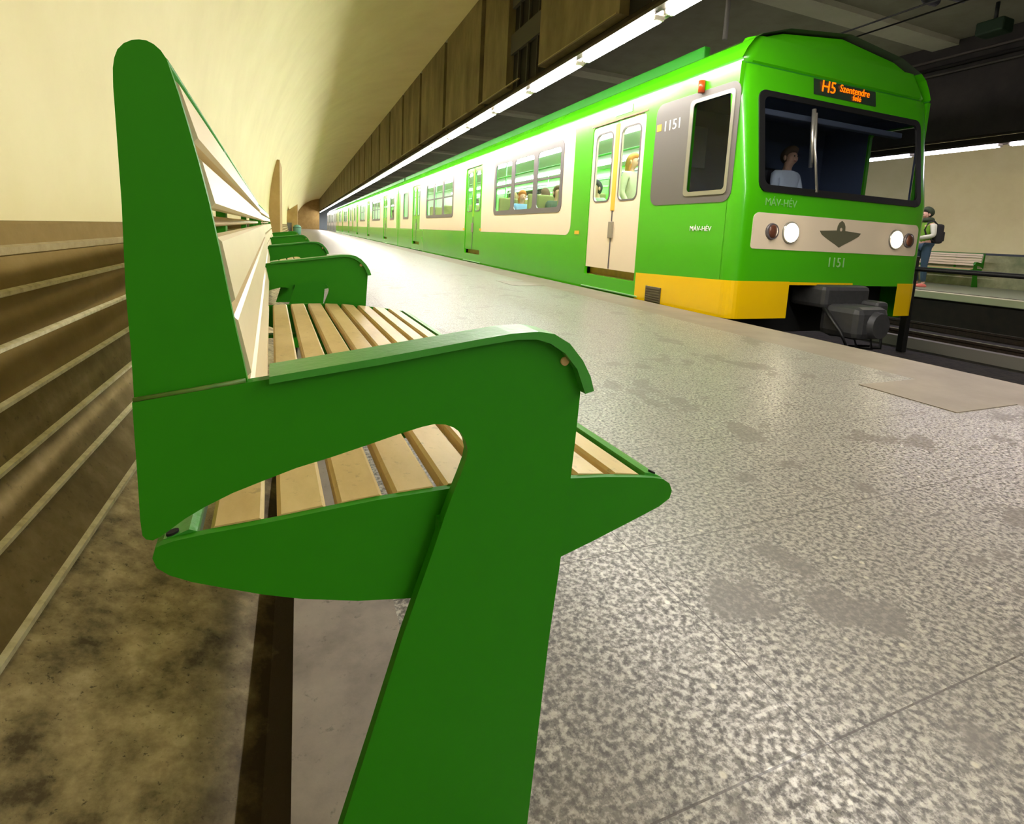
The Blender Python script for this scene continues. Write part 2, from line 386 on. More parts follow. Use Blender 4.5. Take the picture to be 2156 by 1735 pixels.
# far side, mirrored
bm = bmesh.new(); box(bm, 11.6, 16.4, -2, Y1, -0.12, 0.0); struct(fin('floor_far', bm, mat('far_floor', (128, 138, 108), 0.5, noise=(20, .5, (108, 118, 90)))), 'greenish grey floor of the far platform', 'floor')
bm = bmesh.new(); box(bm, 11.58, 11.95, -2, Y1, -0.11, 0.012); struct(fin('trim_4', bm, mat('coping_pale', (196, 196, 158), 0.5)), 'pale coping along the far platform edge', 'platform edge')
bm = bmesh.new(); box(bm, 11.95, 12.01, -2, Y1, -0.05, 0.018); struct(fin('trim_5', bm, mat('edge_line_dark', (50, 36, 22), 0.6)), 'thin dark line behind the far platform coping', 'platform edge')
bm = bmesh.new(); box(bm, 11.7, 11.8, -2, Y1, -0.64, -0.10); struct(fin('wall_far_platform', bm, mat('far_face', (32, 30, 24), 0.9, noise=(5, .8, (52, 42, 32)))), 'dark face of the far platform above the tracks', 'platform face')
bm = bmesh.new(); sweep(bm, [(mir(x), z) for x, z in VP[1:]], [-4, Y1]); struct(fin('wall_right', bm, M_PLAS, smooth=True), 'cream plaster vault over the far platform', 'wall')
bm = bmesh.new(); sweep(bm, [(16.05, 0.0), (16.09, 0.30), (16.1, 0.7), (16.1, 0.8)], [-4, Y1]); struct(fin('wall_right_foot', bm, dirty('far_dado', [(110, 122, 78), (150, 154, 108), (190, 188, 140)], 1.5, 0.1, 0.1, 0.7)), 'stained pale green foot of the far wall', 'wall')
bm = bmesh.new(); box(bm, mir(3.34), mir(3.10), -4, Y1, 2.345+H, FT); struct(fin('wall_fascia_far', bm, dirty('far_fascia', [(40, 36, 36), (52, 47, 46), (60, 54, 52)], 1.5, 0.2, 0.1, 0.9)), 'dark fascia hanging above the far lamps', 'fascia')
bm = bmesh.new(); box(bm, 3.1, mir(3.1), -4, Y1, FT, FT+0.15); struct(fin('ceiling', bm, M_CEIL), 'dark concrete ceiling over the tracks', 'ceiling')
bm = bmesh.new()
for k in range(-1, 16):
    y = 7.15+5.32*k
    vs = box(bm, 3.35, mir(3.35), y-0.24, y+0.24, FT-0.10, FT+0.001)
struct(fin('ceiling_beams', bm, M_BEAM), 'lighter concrete bands crossing the ceiling over the tracks', 'ceiling beam')
bm = bmesh.new(); box(bm, 3.6, 11.75, -6, Y1, -0.85, -0.62); struct(fin('floor_tracks', bm, M_BED), 'dark littered ballast of the two tracks', 'track bed')
bm = bmesh.new(); box(bm, -0.8, 16.4, Y1, Y1+0.2, -0.8, FT+1.5); struct(fin('wall_end', bm, mat('end_pale', (206, 222, 238), 0.8)), 'far end wall of the station', 'wall')
bm = bmesh.new(); box(bm, -0.8, 16.4, Y0-0.2, Y0, -0.8, FT+1.5); struct(fin('wall_behind', bm, mat('back_grey', (70, 68, 60), 0.8)), 'grey end wall behind the camera', 'wall')
# pier in the vault and the far room
def pier(y, xe, zt, y2, name, label):
    bm = bmesh.new()
    L = [(-0.9, 0.0), (xe, 0.0), (xe, zt)]
    pts = L+[(-0.9, zt)]
    plate(bm, pts, [], y2-y, lambda u, v, t: (u, y+t, v))
    return struct(fin(name, bm, M_PIER), label, 'pier')
pier(12.5, -0.385, 2.06, 14.2, 'wall_pier', 'tan wall pier jutting out of the cream vault beyond the benches')
bm = bmesh.new(); plate(bm, [(-0.9, 0.0), (-0.08, 0.0), (-0.08, 1.75), (-0.9, 1.15)], [[(-0.62, 0.02), (-0.36, 0.02), (-0.36, 0.78), (-0.62, 0.78)]], 4.0, lambda u, v, t: (u, 30+t, v))
struct(fin('wall_end_room', bm, M_PIER), 'tan end wall of the near platform beside the tracks', 'wall')
bobj('door_1', (-0.62, -0.36, 30.05, 30.1, 0.02, 0.78), mat('grey_door', (120, 118, 118), 0.5)); struct(bpy.data.objects['door_1'], 'grey doorway in the tan end wall', 'door')

bobj('wall_end_platform', (-0.8, 3.1, 93.5, 93.9, 0, FT+.3), M_PIER); struct(bpy.data.objects['wall_end_platform'], 'tan wall closing the far end of the near platform', 'wall')
# rails
def rail(x, name, label):
    bm = bmesh.new()
    P = [(-.07, 0), (.07, 0), (.07, .015), (.015, .03), (.012, .10), (.036, .115), (.036, .15), (-.036, .15), (-.036, .115), (-.012, .10), (-.015, .03), (-.07, .015)]
    plate(bm, P, [], 100.0, lambda u, v, t: (x+u, -5+t, -0.64+v))
    for f in bm.faces:
        if f.calc_center_median().z > -0.495: f.material_index = 1
    return tag(fin(name, bm, [M_RUST, M_RAIL]), label, 'rail', group='running rails')
rail(4.76, 'running_rail', 'steel rail under the green train, nearest the near platform edge')
rail(6.19, 'running_rail', 'steel rail under the green train on its far side')
rail(9.12, 'running_rail', 'bright steel rail of the empty track, the one nearer the train')
rail(10.55, 'running_rail', 'bright steel rail of the empty track, nearer the far platform')
tag(bobj('cable_trough', (8.18, 8.32, -5, 90, -0.63, -0.47), mat('duct_grey', (120, 116, 108), 0.6)), 'low grey cable duct running between the two tracks', 'cable duct')
# fence between the tracks
f_ = empty('track_fence', (7.75, 0, -0.62), label='black handrail on posts between the two tracks', cat='fence')
bm = bmesh.new(); tube(bm, [(0, -4, 1.155), (0, 60, 1.155)], 0.03, 8); fin('handrail', bm, M_BLK, f_)
for y in (-1.0, 4.55, 10.1, 15.6, 21.2):
    bm = bmesh.new(); box(bm, -0.045, 0.045, y-0.045, y+0.045, 0, 1.33, bev=0.01); fin('post', bm, M_BLK, f_)

# lamps: one run over each platform
def lamp(x, z, m_t, far=False):
    r = empty('platform_lamp', (x, 0, z))
    bm = bmesh.new(); P = [(-0.14, 0.0), (-0.12, 0.05), (-0.03, 0.16), (0.10, 0.16), (0.10, 0.0), (0.055, 0.0), (0.055, 0.03), (-0.055, 0.03), (-0.055, 0.0)]
    plate(bm, P, [], 1.55, lambda u, v, t: (u, t, v)); fin('housing', bm, M_HOUS, r)
    bm = bmesh.new(); P = [(-0.055, 0.0), (-0.055, -0.03), (-0.035, -0.05), (0.035, -0.05), (0.055, -0.03), (0.055, 0.0)]
    plate(bm, P, [], 1.36, lambda u, v, t: (u, 0.085+t, v)); fin('tube', bm, m_t, r)
    bm = bmesh.new(); box(bm, -0.05, 0.05, 0.045, 0.085, -0.045, 0.0, bev=0.006); fin('end_cap', bm, M_REFL, r)
    bm = bmesh.new(); box(bm, -0.05, 0.05, 1.445, 1.485, -0.045, 0.0, bev=0.006); fin('end_cap', bm, M_REFL, r)
    return r
PIT = 1.555
k0 = lamp(3.23, 2.165+H, M_TUBE)
y = 4.42-PIT*8; i = 0
while y < 92:
    if i == 0: r = k0
    else: r = copy_tree(k0)
    r.location.y = y
    n_ = round((y-4.42)/PIT)
    vis = n_ >= 0
    tag(r, ('lit tube lamp %s in the near ceiling run' % ({0: 'crossing the top edge of the picture, largest', 1: 'second from the top edge', 2: 'third from the top edge', 3: 'fourth from the top edge', 4: 'fifth from the top edge'}.get(n_, 'merging into the distant bright line')) if vis else 'lit tube lamp above the near platform behind the camera'), 'ceiling lamp', 'tube lamps over the near platform')
    y += PIT; i += 1
l2 = lamp(mir(3.23), 2.15+H, M_TUBE2)
y = 5.95-PIT*2; i = 0
while y < 60:
    r = l2 if i == 0 else copy_tree(l2)
    r.location.y = y
    n_ = round((y-5.95)/PIT)
    tag(r, {0: 'lit tube lamp over the far platform, right of the train', -1: 'lit tube lamp over the far platform cut by the right picture edge', 1: 'lit tube lamp over the far platform seen through the windscreen'}.get(n_, 'lit tube lamp over the far platform hidden behind the train'), 'ceiling lamp', 'tube lamps over the far platform')
    y += PIT; i += 1
# bright upper edge of the lamp run
bm = bmesh.new()
for k in range(40):
    a = 5.02+k*2.66-2.66
    box(bm, 3.075, 3.10, a, a+1.95, 2.345+H, 2.358+H)
struct(fin('trim_6', bm, mat('angle_bright', (150, 138, 96), 0.4, 0.2)), 'thin pale angle strip above the near lamps', 'trim')
bm = bmesh.new()
for y in (6.85, 12.2): tube(bm, [(mir(3.15), y, 2.4+H), (mir(3.15), y, FT-0.45)], 0.02, 6)
tag(fin('lamp_hanger', bm, mat('hanger_pale', (170, 186, 130), 0.5)), 'thin pale hanger rod above the far lamps', 'hanger rod')
bm = bmesh.new(); tube(bm, [(6.0, 6.63, 3.10+H), (6.0, 6.63, FT)], 0.035, 8); tag(fin('ceiling_hanger', bm, mat('hanger_grey', (150, 146, 136), 0.5)), 'grey support rod between the train roof and the ceiling', 'hanger rod')
# overhead line
def wire(name, pts, r, label):
    bm = bmesh.new(); tube(bm, pts, r, 6); return tag(fin(name, bm, M_WIRE), label, 'overhead wire', 'overhead wires')
wire('contact_wire', [(6.35, -3, 3.42), (6.3, 4.0, 3.42), (6.0, 30, 3.42)], 0.010, 'upper left wire of the thin overhead pair')
wire('contact_wire', [(6.75, -3, 3.50), (6.75, 4.0, 3.50), (6.5, 30, 3.50)], 0.010, 'lower right wire of the thin overhead pair')
a_ = empty('wire_insulator', (6.5, 4.0, 3.5), label='dark insulator clamp holding the overhead wires at the top picture edge', cat='insulator')
bm = bmesh.new(); tube(bm, [(-0.3, 0, 0.04), (0.5, 0, 0.10)], 0.02, 8); fin('arm', bm, M_WIRE, a_)
bm = bmesh.new(); tube(bm, [(-0.2, 0, 0.0), (-0.14, 0, 0), (-0.13, 0, 0), (-0.05, 0, 0), (-0.04, 0, 0), (0.02, 0, 0)], .05, 12, rad=[.03, .055, .03, .055, .03, .05]); fin('insulator_body', bm, M_WIRE, a_)
for k, (dz, c) in enumerate((((0.0), (70, 66, 60)), (0.13, (44, 40, 44)), (0.30, (88, 80, 76)))):
    bm = bmesh.new(); tube(bm, [(mir(3.42), -3, FT-0.62+dz), (mir(3.42), 60, FT-0.62+dz)], 0.028+0.01*(k == 1), 8)
    tag(fin('wall_cable', bm, mat('cable_%d' % k, c, 0.6)), ['lowest', 'middle', 'topmost'][k]+' of the three cables along the dark far fascia', 'cable', 'cables on the far fascia')
t_ = empty('camera_box', (10.9, 5.70, FT-0.5), label='small dark box hanging from the ceiling at the top right', cat='ceiling box')
bm = bmesh.new(); box(bm, -0.16, 0.16, -0.2, 0.2, -0.02, 0.2, bev=0.03); fin('case', bm, mat('dark_green_case', (18, 44, 20), 0.6), t_)
bm = bmesh.new(); tube(bm, [(0, 0, 0.2), (0, 0, 0.5)], 0.03, 8); fin('stem', bm, M_WIRE, t_)

# ------------------------------------------------------------------ benches
UP = [(-0.1186, 0.5774), (-0.1191, 0.6184), (-0.1207, 0.6618), (-0.1206, 0.7279), (-0.1218, 0.7877), (-0.1223, 0.8102), (-0.122, 0.823), (-0.1209, 0.8302), (-0.1188, 0.8363), (-0.115, 0.8411), (-0.11, 0.8443), (-0.1058, 0.8454), (-0.1015, 0.8456), (-0.0971, 0.8439), (-0.0929, 0.8404), (-0.0896, 0.8352), (-0.087, 0.8264), (-0.0827, 0.8115), (-0.077, 0.7885), (-0.0707, 0.7615), (-0.0645, 0.7318), (-0.0582, 0.6955), (-0.0529, 0.6616), (-0.0477, 0.6306), (-0.0436, 0.6087), (-0.0401, 0.588)]
FR = [(-0.1192, 0.5782), (-0.0405, 0.5881), (-0.0117, 0.5913), (0.0677, 0.6018), (0.1592, 0.6134), (0.2, 0.6185), (0.2215, 0.6177), (0.2414, 0.612), (0.2625, 0.5972), (0.2784, 0.5753), (0.285, 0.5529), (0.2828, 0.502), (0.2796, 0.4469), (0.2732, 0.3479), (0.2651, 0.2579), (0.2588, 0.1424), (0.2518, 0.019), (0.2512, 0.0),
      (0.002, 0.0), (0.0387, 0.1246), (0.0668, 0.219), (0.0949, 0.3157), (0.1092, 0.3587), (0.1236, 0.4017), (0.1348, 0.4377), (0.1415, 0.4568), (0.1498, 0.4782), (0.1548, 0.4926), (0.1564, 0.5024), (0.1539, 0.5127), (0.1486, 0.5223), (0.1404, 0.5291), (0.132, 0.533), (0.1209, 0.5347), (0.1083, 0.5332), (0.0865, 0.5287), (0.0539, 0.5207), (0.027, 0.5144), (-0.0027, 0.5084), (-0.0272, 0.5013), (-0.0526, 0.4935), (-0.0735, 0.4846), (-0.0872, 0.4772), (-0.0989, 0.4688), (-0.1045, 0.4651), (-0.1097, 0.4629), (-0.1141, 0.4646), (-0.1165, 0.4684), (-0.1175, 0.4819), (-0.118, 0.5197)]
SEAT = [(-0.1115, 0.4468), (-0.1076, 0.4484), (-0.0978, 0.4504), (-0.0743, 0.4519), (-0.0425, 0.4525), (-0.0126, 0.4534), (0.0272, 0.4555), (0.07, 0.4573), (0.1405, 0.457), (0.2035, 0.454), (0.2796, 0.4463), (0.338, 0.4391), (0.38, 0.4323), (0.4133, 0.4263), (0.4288, 0.4219), (0.4396, 0.4145), (0.4447, 0.4041), (0.442, 0.3938), (0.4254, 0.3854), (0.3789, 0.3726), (0.3251, 0.3585), (0.2745, 0.3464), (0.2154, 0.3375), (0.1605, 0.337), (0.1096, 0.3424), (0.0537, 0.3544), (0.0028, 0.3701), (-0.0323, 0.3841), (-0.0615, 0.3979), (-0.0856, 0.4096), (-0.102, 0.4199), (-0.1109, 0.4288), (-0.1137, 0.4383)]
S_IN = [(-0.0238, 0.5872), (-0.0117, 0.5888), (0.0677, 0.5982), (0.1593, 0.611), (0.2001, 0.6156), (0.2217, 0.6152), (0.2387, 0.61), (0.2566, 0.599), (0.2726, 0.5809), (0.285, 0.5529)]
S_OUT = [(0.2959, 0.5552), (0.2902, 0.5718), (0.2791, 0.59), (0.2617, 0.6091), (0.2425, 0.62), (0.224, 0.6231), (0.1945, 0.6221), (0.1591, 0.6176), (0.0676, 0.6049), (-0.0237, 0.5934)]
def smoothline(P, it=1, closed=True):
    for _ in range(it):
        Q = []; n = len(P)
        for i in range(n if closed else n-1):
            a, b = P[i], P[(i+1) % n]
            Q += [(a[0]*.75+b[0]*.25, a[1]*.75+b[1]*.25), (a[0]*.25+b[0]*.75, a[1]*.25+b[1]*.75)]
        P = Q
    return P
def seat_z(x):
    P = sorted(SEAT[:17])
    for (a, za), (b, zb) in zip(P, P[1:]):
        if a <= x <= b: return za+(zb-za)*(x-a)/(b-a)
    return 0.44
def back_x(z):
    P = sorted([(zz, xx) for xx, zz in UP[16:]])+[]
    if z < P[0][0]: return -0.0401+(0.588-z)*0.16
    for (a, xa), (b, xb) in zip(P, P[1:]):
        if a <= z <= b: return xa+(xb-xa)*(z-a)/(b-a)
    return P[-1][1]
def make_bench(frames, seat_to, back_to, uprights):
    r = empty('platform_bench')
    T = 0.012
    for i, y in enumerate(frames):
        fr = pobj('end_frame', FR, [], T, lambda u, v, t: (u, y+t, v), M_BG, r)
        st = bmesh.new(); plate(st, S_OUT+S_IN, [], 0.045, lambda u, v, t: (u, y-0.010+t, v+0.0012)); fin('armrest', st, M_BG2, r)
        bm = bmesh.new(); tube(bm, [(0.2619, y-0.0025, 0.5894), (0.2619, y+0.004, 0.5894)], 0.0047, 14); fin('bolt', bm, M_BOLT, fr)
        s_ = -1 if y > seat_to-0.1 else 1
        yo = y+T+0.004 if s_ > 0 else y-0.004-0.008
        pobj('seat_bracket', SEAT, [], 0.008, lambda u, v, t: (u, yo+t, v), M_BG, r)
        bm = bmesh.new(); box(bm, 0.13, 0.27, min(y, yo)+0.004, max(y, yo)+0.006, 0.38, 0.43); fin('spacer', bm, M_BG, r)
    for y in uprights:
        up = pobj('back_upright', UP+[(-0.0401, 0.56), (-0.118, 0.55)], [], 0.010, lambda u, v, t: (u, y+t, v), M_BG, r)
        bm = bmesh.new(); tube(bm, [(-0.1188, y-0.002, 0.5795), (-0.08, y-0.002, 0.5843), (-0.0415, y-0.002, 0.5895)], 0.0022, 6); fin('weld_seam', bm, M_WELD, up, label='brownish weld seam')
    a, b = T+0.012, seat_to
    for k in range(9):
        x0 = -0.0722+0.0535*k; x1 = x0+0.0425
        z0, z1 = seat_z(x0)+0.0015, seat_z(x1)+0.0015
        bm = bmesh.new(); c = 0.0035; th = 0.017
        P = [(x0, z0-th), (x1, z1-th), (x1, z1-c), (x1-c, z1), (x0+c, z0), (x0, z0-c)]
        plate(bm, P, [], b-a, lambda u, v, t: (u, a+t, v)); fin('seat_slat', bm, M_SLAT, r)
    P = [(-0.113, 0.432), (-0.082, 0.432), (-0.082, 0.4515), (-0.088, 0.4545), (-0.096, 0.4515), (-0.107, 0.4490), (-0.113, 0.443)]
    bm = bmesh.new(); plate(bm, P, [], b-a, lambda u, v, t: (u, a+t, v)); fin('seat_rail', bm, M_BG2, r)
    P = [(0.405, 0.400), (0.437, 0.400), (0.439, 0.412), (0.431, 0.4215), (0.418, 0.4275), (0.405, 0.4310)]
    bm = bmesh.new(); plate(bm, P, [], b-a, lambda u, v, t: (u, a+t, v)); fin('seat_rail', bm, M_BG2, r)
    for (hx, hz) in ((-0.101, 0.4513), (0.4205, 0.4272)):
        bm = bmesh.new(); n = 16
        vs = [bm.verts.new((hx+0.0048*math.cos(6.283*i/n), a+0.0055+0.0040*math.sin(6.283*i/n), hz+0.0012+(0.2*0.0048*math.cos(6.283*i/n) if hx < 0 else -0.45*0.0048*math.cos(6.283*i/n)))) for i in range(n)]
        vb = [bm.verts.new(v.co-Vector((0, 0, 0.004))) for v in vs]
        bm.faces.new(vs); bm.faces.new(vb)
        for i in range(n): bm.faces.new((vs[i], vs[(i+1) % n], vb[(i+1) % n], vb[i]))
        fin('fixing_hole', bm, M_HOLE, r)
    b = back_to
    for k, (zb, zt) in enumerate(((0.527, 0.577), (0.587, 0.640), (0.651, 0.706), (0.730, 0.769), (0.780, 0.826))):
        xb, xt = back_x(zb)+0.002, back_x(zt)+0.002
        bm = bmesh.new(); c = 0.0035; th = 0.016
        P = [(xb-th, zb), (xb-c, zb), (xb, zb+c), (xt, zt-c), (xt-c, zt), (xt-th, zt)]
        plate(bm, P, [], b-a, lambda u, v, t: (u, a+t, v)); fin('back_slat', bm, M_SLATB, r)
    bm = bmesh.new(); tube(bm, [(-0.1005, a, 0.834), (-0.1005, b, 0.834)], 0.0105, 12); fin('top_rail', bm, M_BG2, r)
    bm = bmesh.new(); tube(bm, [(-0.092, a, 0.718), (-0.092, b, 0.718)], 0.007, 10); fin('back_rail', bm, M_SLATB, r)
    y = 0.55
    while y < b:
        bm = bmesh.new(); box(bm, -0.104, -0.090, y-0.02, y+0.02, 0.46, 0.835); fin('back_strap', bm, M_BG, r); y += 0.8
    y = 0.3
    while y < seat_to-.1:
        bm = bmesh.new(); box(bm, -0.09, 0.40, y-0.015, y+0.015, 0.405, 0.414); fin('seat_strap', bm, M_BG, r); y += 0.8
    return r
b1 = make_bench([0.0, 1.40], 1.385, 2.74, [0.004]); b1.location = (0, 0.47, 0); b1.rotation_euler = (0, 0, 0.045)
tag(b1, 'large green and cream slatted bench closest to the camera, its end frame facing us', 'bench', 'slatted benches on the near platform')
b2 = make_bench([0.0, 1.95, 4.35], 4.33, 4.33, [0.004, 4.352]); b2.location = (-0.135, 3.25, 0); b2.rotation_euler = (0, 0, 0.035)
tag(b2, 'smaller green and cream bench further along the near wall, behind the closest one', 'bench', 'slatted benches on the near platform')
b3 = copy_tree(b2); b3.location = (15.62, 12.0, 0); b3.rotation_euler = (0, 0, math.pi)
tag(b3, 'green bench on the far platform behind the standing person', 'bench')
# teal litter bin at the end of the platform
t_ = empty('litter_bin', (-0.10, 29.5, 0), label='teal bin in front of the grey doorway at the platform end', cat='bin')
bm = bmesh.new(); tube(bm, [(0, 0, 0), (0, 0, 0.55), (0, 0, 0.64), (0, 0, 0.69)], 0.2, 16, rad=[.17, .2, .15, .05]); fin('bin_body', bm, mat('teal_bin', (96, 150, 130), 0.5), t_)
bm = bmesh.new(); tube(bm, [(0, 0, 0.53), (0, 0, 0.57)], 0.21, 16); fin('rim', bm, mat('teal_rim', (70, 120, 104), 0.5), t_)

# ------------------------------------------------------------------ people
def skin_mesh(name, verts, edges, radii, root=0, sub=1):
    me = bpy.data.meshes.new(name); me.from_pydata(verts, edges, [])
    o = bpy.data.objects.new(name, me); COL.objects.link(o)
    sk = o.modifiers.new('s', 'SKIN'); sk.use_smooth_shade = True
    ss = o.modifiers.new('u', 'SUBSURF'); ss.levels = sub; ss.render_levels = sub
    if not me.skin_vertices: 
        bpy.context.view_layer.objects.active = o
    L = me.skin_vertices[0].data
    for i, r in enumerate(radii):
        L[i].radius = (r, r) if not isinstance(r, tuple) else r
        L[i].use_root = (i == root)
    bpy.context.view_layer.update()
    m2 = bpy.data.meshes.new_from_object(o.evaluated_get(bpy.context.evaluated_depsgraph_get()))
    bpy.data.objects.remove(o)
    for p in m2.polygons: p.use_smooth = True
    m2.materials.clear()
    return m2
class G:
    def __init__(s): s.v = []; s.e = []; s.r = []
    def add(s, p, r, par=None):
        s.v.append(tuple(p)); s.r.append(r)
        if par is not None: s.e.append((par, len(s.v)-1))
        return len(s.v)-1
    def chain(s, pts, par):
        for p, r in pts: par = s.add(p, r, par)
        return par
def person(name, label, loc, rz, J, top, trousers, hair, shoes=None, hood=None, group=None, sleeves=None, sc=1.0, hairlen=0.0):
    """J: joints in local metres; the person faces +y"""
    r = empty(name, loc, rz); r.scale = (sc, sc, sc); tag(r, label, 'person', group)
    V = lambda k: Vector(J[k])
    g = G()
    pv = g.add(V('pelvis'), (0.105, 0.085)); wa = g.add(V('pelvis').lerp(V('chest'), 0.5), (0.10, 0.078), pv); ch = g.add(V('chest'), (0.125, 0.088), wa)
    nb = g.add(V('neck'), 0.052, ch); hd0 = g.add(V('neck').lerp(V('head'), 0.45), 0.05, nb)
    hv = (V('head')-V('neck')).normalized(); fw = Vector(J.get('look', (0, 1, 0))).normalized()
    jaw = g.add(V('head')-hv*0.045+fw*0.012, (0.064, 0.068), hd0); h1 = g.add(V('head')+hv*0.03, (0.074, 0.086), jaw); h2 = g.add(V('head')+hv*0.085, (0.055, 0.064), h1)
    g.add(V('head')+fw*0.103-hv*0.012, 0.011, jaw)         # nose
    for s in (-1, 1):
        k = 'L' if s < 0 else 'R'
        sh = g.add(V('sh'+k), 0.052, ch); el = g.chain([(V('sh'+k).lerp(V('el'+k), .5), 0.045), (V('el'+k), 0.037), (V('el'+k).lerp(V('ha'+k), .5), 0.034), (V('ha'+k), 0.024)], sh)
        d = (V('ha'+k)-V('el'+k)).normalized(); side = d.cross(Vector((0, 0, 1))); side = side.normalized() if side.length > 0.1 else Vector((1, 0, 0))
        curl = side.cross(d).normalized()
        if curl.z > 0: curl = -curl
        pm = g.add(V('ha'+k)+d*0.055, (0.033, 0.018), el)
        for q, ln in ((-1.5, .055), (-.5, .066), (.5, .072), (1.5, .062)):
            b = V('ha'+k)+d*0.088+side*q*0.017
            a_ = g.add(b, 0.0085, pm); g.chain([(b+d*ln*.5+curl*0.012, 0.0078), (b+d*ln*.8+curl*0.036, 0.0068)], a_)
        tb = V('ha'+k)+d*0.035-side*s*0.030
        g.chain([(tb, 0.011), (tb+d*0.035-side*s*0.014+curl*0.010, 0.009)], el)
        hp = g.add(V('hip'+k), 0.082, pv)
        g.chain([(V('hip'+k).lerp(V('kn'+k), .5), 0.070), (V('kn'+k), 0.052), (V('kn'+k).lerp(V('an'+k), .4), 0.048), (V('an'+k), 0.034), (V('to'+k), 0.030)], hp)
    new_obj('body', skin_mesh('body', g.v, g.e, g.r), M_SKIN, r)
    # jacket or shirt
    g = G()
    pv = g.add(V('pelvis')+Vector((0, 0, -0.02)), (0.135, 0.108)); wa = g.add(V('pelvis').lerp(V('chest'), 0.5), (0.130, 0.102), pv); ch = g.add(V('chest')+Vector((0, 0, 0.02)), (0.150, 0.112), wa)
    nk = g.add(V('neck')-Vector((0, 0, 0.01)), 0.066, ch)
    for k in 'LR':
        sh = g.add(V('sh'+k), 0.068, ch)
        if sleeves is None: g.chain([(V('sh'+k).lerp(V('el'+k), .5), 0.058), (V('el'+k), 0.051), (V('el'+k).lerp(V('ha'+k), .88), 0.040)], sh)
    new_obj('jacket', skin_mesh('jacket', g.v, g.e, g.r), top, r)
    if sleeves is not None:
        for k in 'LR':
            g = G(); a_ = g.add(V('sh'+k)+Vector((0, 0, 0.006)), 0.074)
            g.chain([(V('sh'+k).lerp(V('el'+k), .5), 0.064), (V('el'+k), 0.056), (V('el'+k).lerp(V('ha'+k), .88), 0.043)], a_)
            new_obj('sleeve', skin_mesh('sleeve', g.v, g.e, g.r), sleeves, r)
    g = G()
    pv = g.add(V('pelvis')+Vector((0, 0, 0.0)), (0.122, 0.10))
    for k in 'LR':
        hp = g.add(V('hip'+k), 0.095, pv)
        g.chain([(V('hip'+k).lerp(V('kn'+k), .5), 0.084), (V('kn'+k), 0.066), (V('kn'+k).lerp(V('an'+k), .5), 0.060), (V('kn'+k).lerp(V('an'+k), .93), 0.050)], hp)
    new_obj('trousers', skin_mesh('trousers', g.v, g.e, g.r), trousers, r)
    # hair
    bm = bmesh.new()
    R = Matrix((Vector(fw).cross(hv).normalized(), fw, hv)).transposed()
    def hf(p, n):
        q = p.copy()
        if n.y > 0.25 and n.z < 0.45: q.y -= 0.06*min(1, (n.y-0.25)*2)*min(1, (0.45-n.z)*3)
        if n.z < -0.2: q.z -= hairlen*(-n.z)
        return R @ q
    ellip(bm, V('head')+hv*0.040-fw*0.018, (0.093, 0.112, 0.112), fn=hf)
    new_obj('hair', fin_me(bm), hair, r)
    for s in (-1, 1):
        bm = bmesh.new(); sd = Vector(fw).cross(hv).normalized()
        ellip(bm, V('head')+fw*0.085+sd*s*0.030+hv*0.012, (0.011, 0.008, 0.008), 8, 6); new_obj('eye', fin_me(bm), M_BLK, r)
        bm = bmesh.new(); ellip(bm, V('head')+sd*s*0.088-hv*0.006, (0.014, 0.022, 0.032), 8, 6); new_obj('ear', fin_me(bm), M_SKIN, r)
    bm = bmesh.new(); ellip(bm, V('head')+fw*0.088-hv*0.045, (0.026, 0.008, 0.007), 10, 6); new_obj('mouth', fin_me(bm), mat('lips', (170, 90, 80), 0.5), r)
    if hood is not None:
        bm = bmesh.new(); ellip(bm, V('head')+hv*0.05-fw*0.03, (0.108, 0.122, 0.122), fn=hf); new_obj('hood', fin_me(bm), hood, r)
        bm = bmesh.new(); ellip(bm, V('neck')+Vector((0, -0.01, 0.02)), (0.11, 0.12, 0.07)); new_obj('collar', fin_me(bm), hood, r)
    if shoes is not None:
        for k in 'LR':
            a_, t_ = V('an'+k), V('to'+k); d = (t_-a_); d.z = 0; d.normalize(); sd = Vector((d.y, -d.x, 0))
            bm = bmesh.new()
            def sf(p, n):
                q = d*p.y+sd*p.x; q.z = max(p.z, -0.03)
                if n.y > 0: q.z = max(-0.03, q.z*(1-0.45*n.y))
                return q
            ellip(bm, (a_+d*0.055).xy.to_tuple()+(0.031+min(a_.z, t_.z)-0.045,), (0.046, 0.145, 0.062), fn=sf)
            new_obj('shoe', fin_me(bm), shoes, r)
    return r
def fin_me(bm):
    bmesh.ops.recalc_face_normals(bm, faces=bm.faces); me = bpy.data.meshes.new('m'); bm.to_mesh(me); bm.free(); return me
STAND = dict(pelvis=(0, 0, .95), chest=(0, 0, 1.27), neck=(0, .0, 1.46), head=(0, .03, 1.60), shL=(-.17, 0, 1.39), shR=(.17, 0, 1.39), elL=(-.22, -.03, 1.12), elR=(.22, -.03, 1.12),
             haL=(-.20, .10, .90), haR=(.20, .10, .90), hipL=(-.09, 0, .90), hipR=(.09, 0, .90), knL=(-.10, .02, .49), knR=(.10, .02, .49), anL=(-.10, -.02, .075), anR=(.10, -.02, .075), toL=(-.11, .12, .04), toR=(.11, .12, .04))
SIT = dict(pelvis=(0, 0, .50), chest=(0, .0, .83), neck=(0, .01, 1.02), head=(0, .04, 1.16), shL=(-.17, 0, .95), shR=(.17, 0, .95), elL=(-.22, .05, .69), elR=(.22, .05, .69),
           haL=(-.12, .26, .62), haR=(.12, .26, .62), hipL=(-.09, .03, .49), hipR=(.09, .03, .49), knL=(-.11, .42, .50), knR=(.11, .42, .50), anL=(-.11, .42, .085), anR=(.11, .42, .085), toL=(-.11, .56, .045), toR=(.11, .56, .045))
def col(n, rgb): return mat('cloth_'+n, rgb, 0.85)

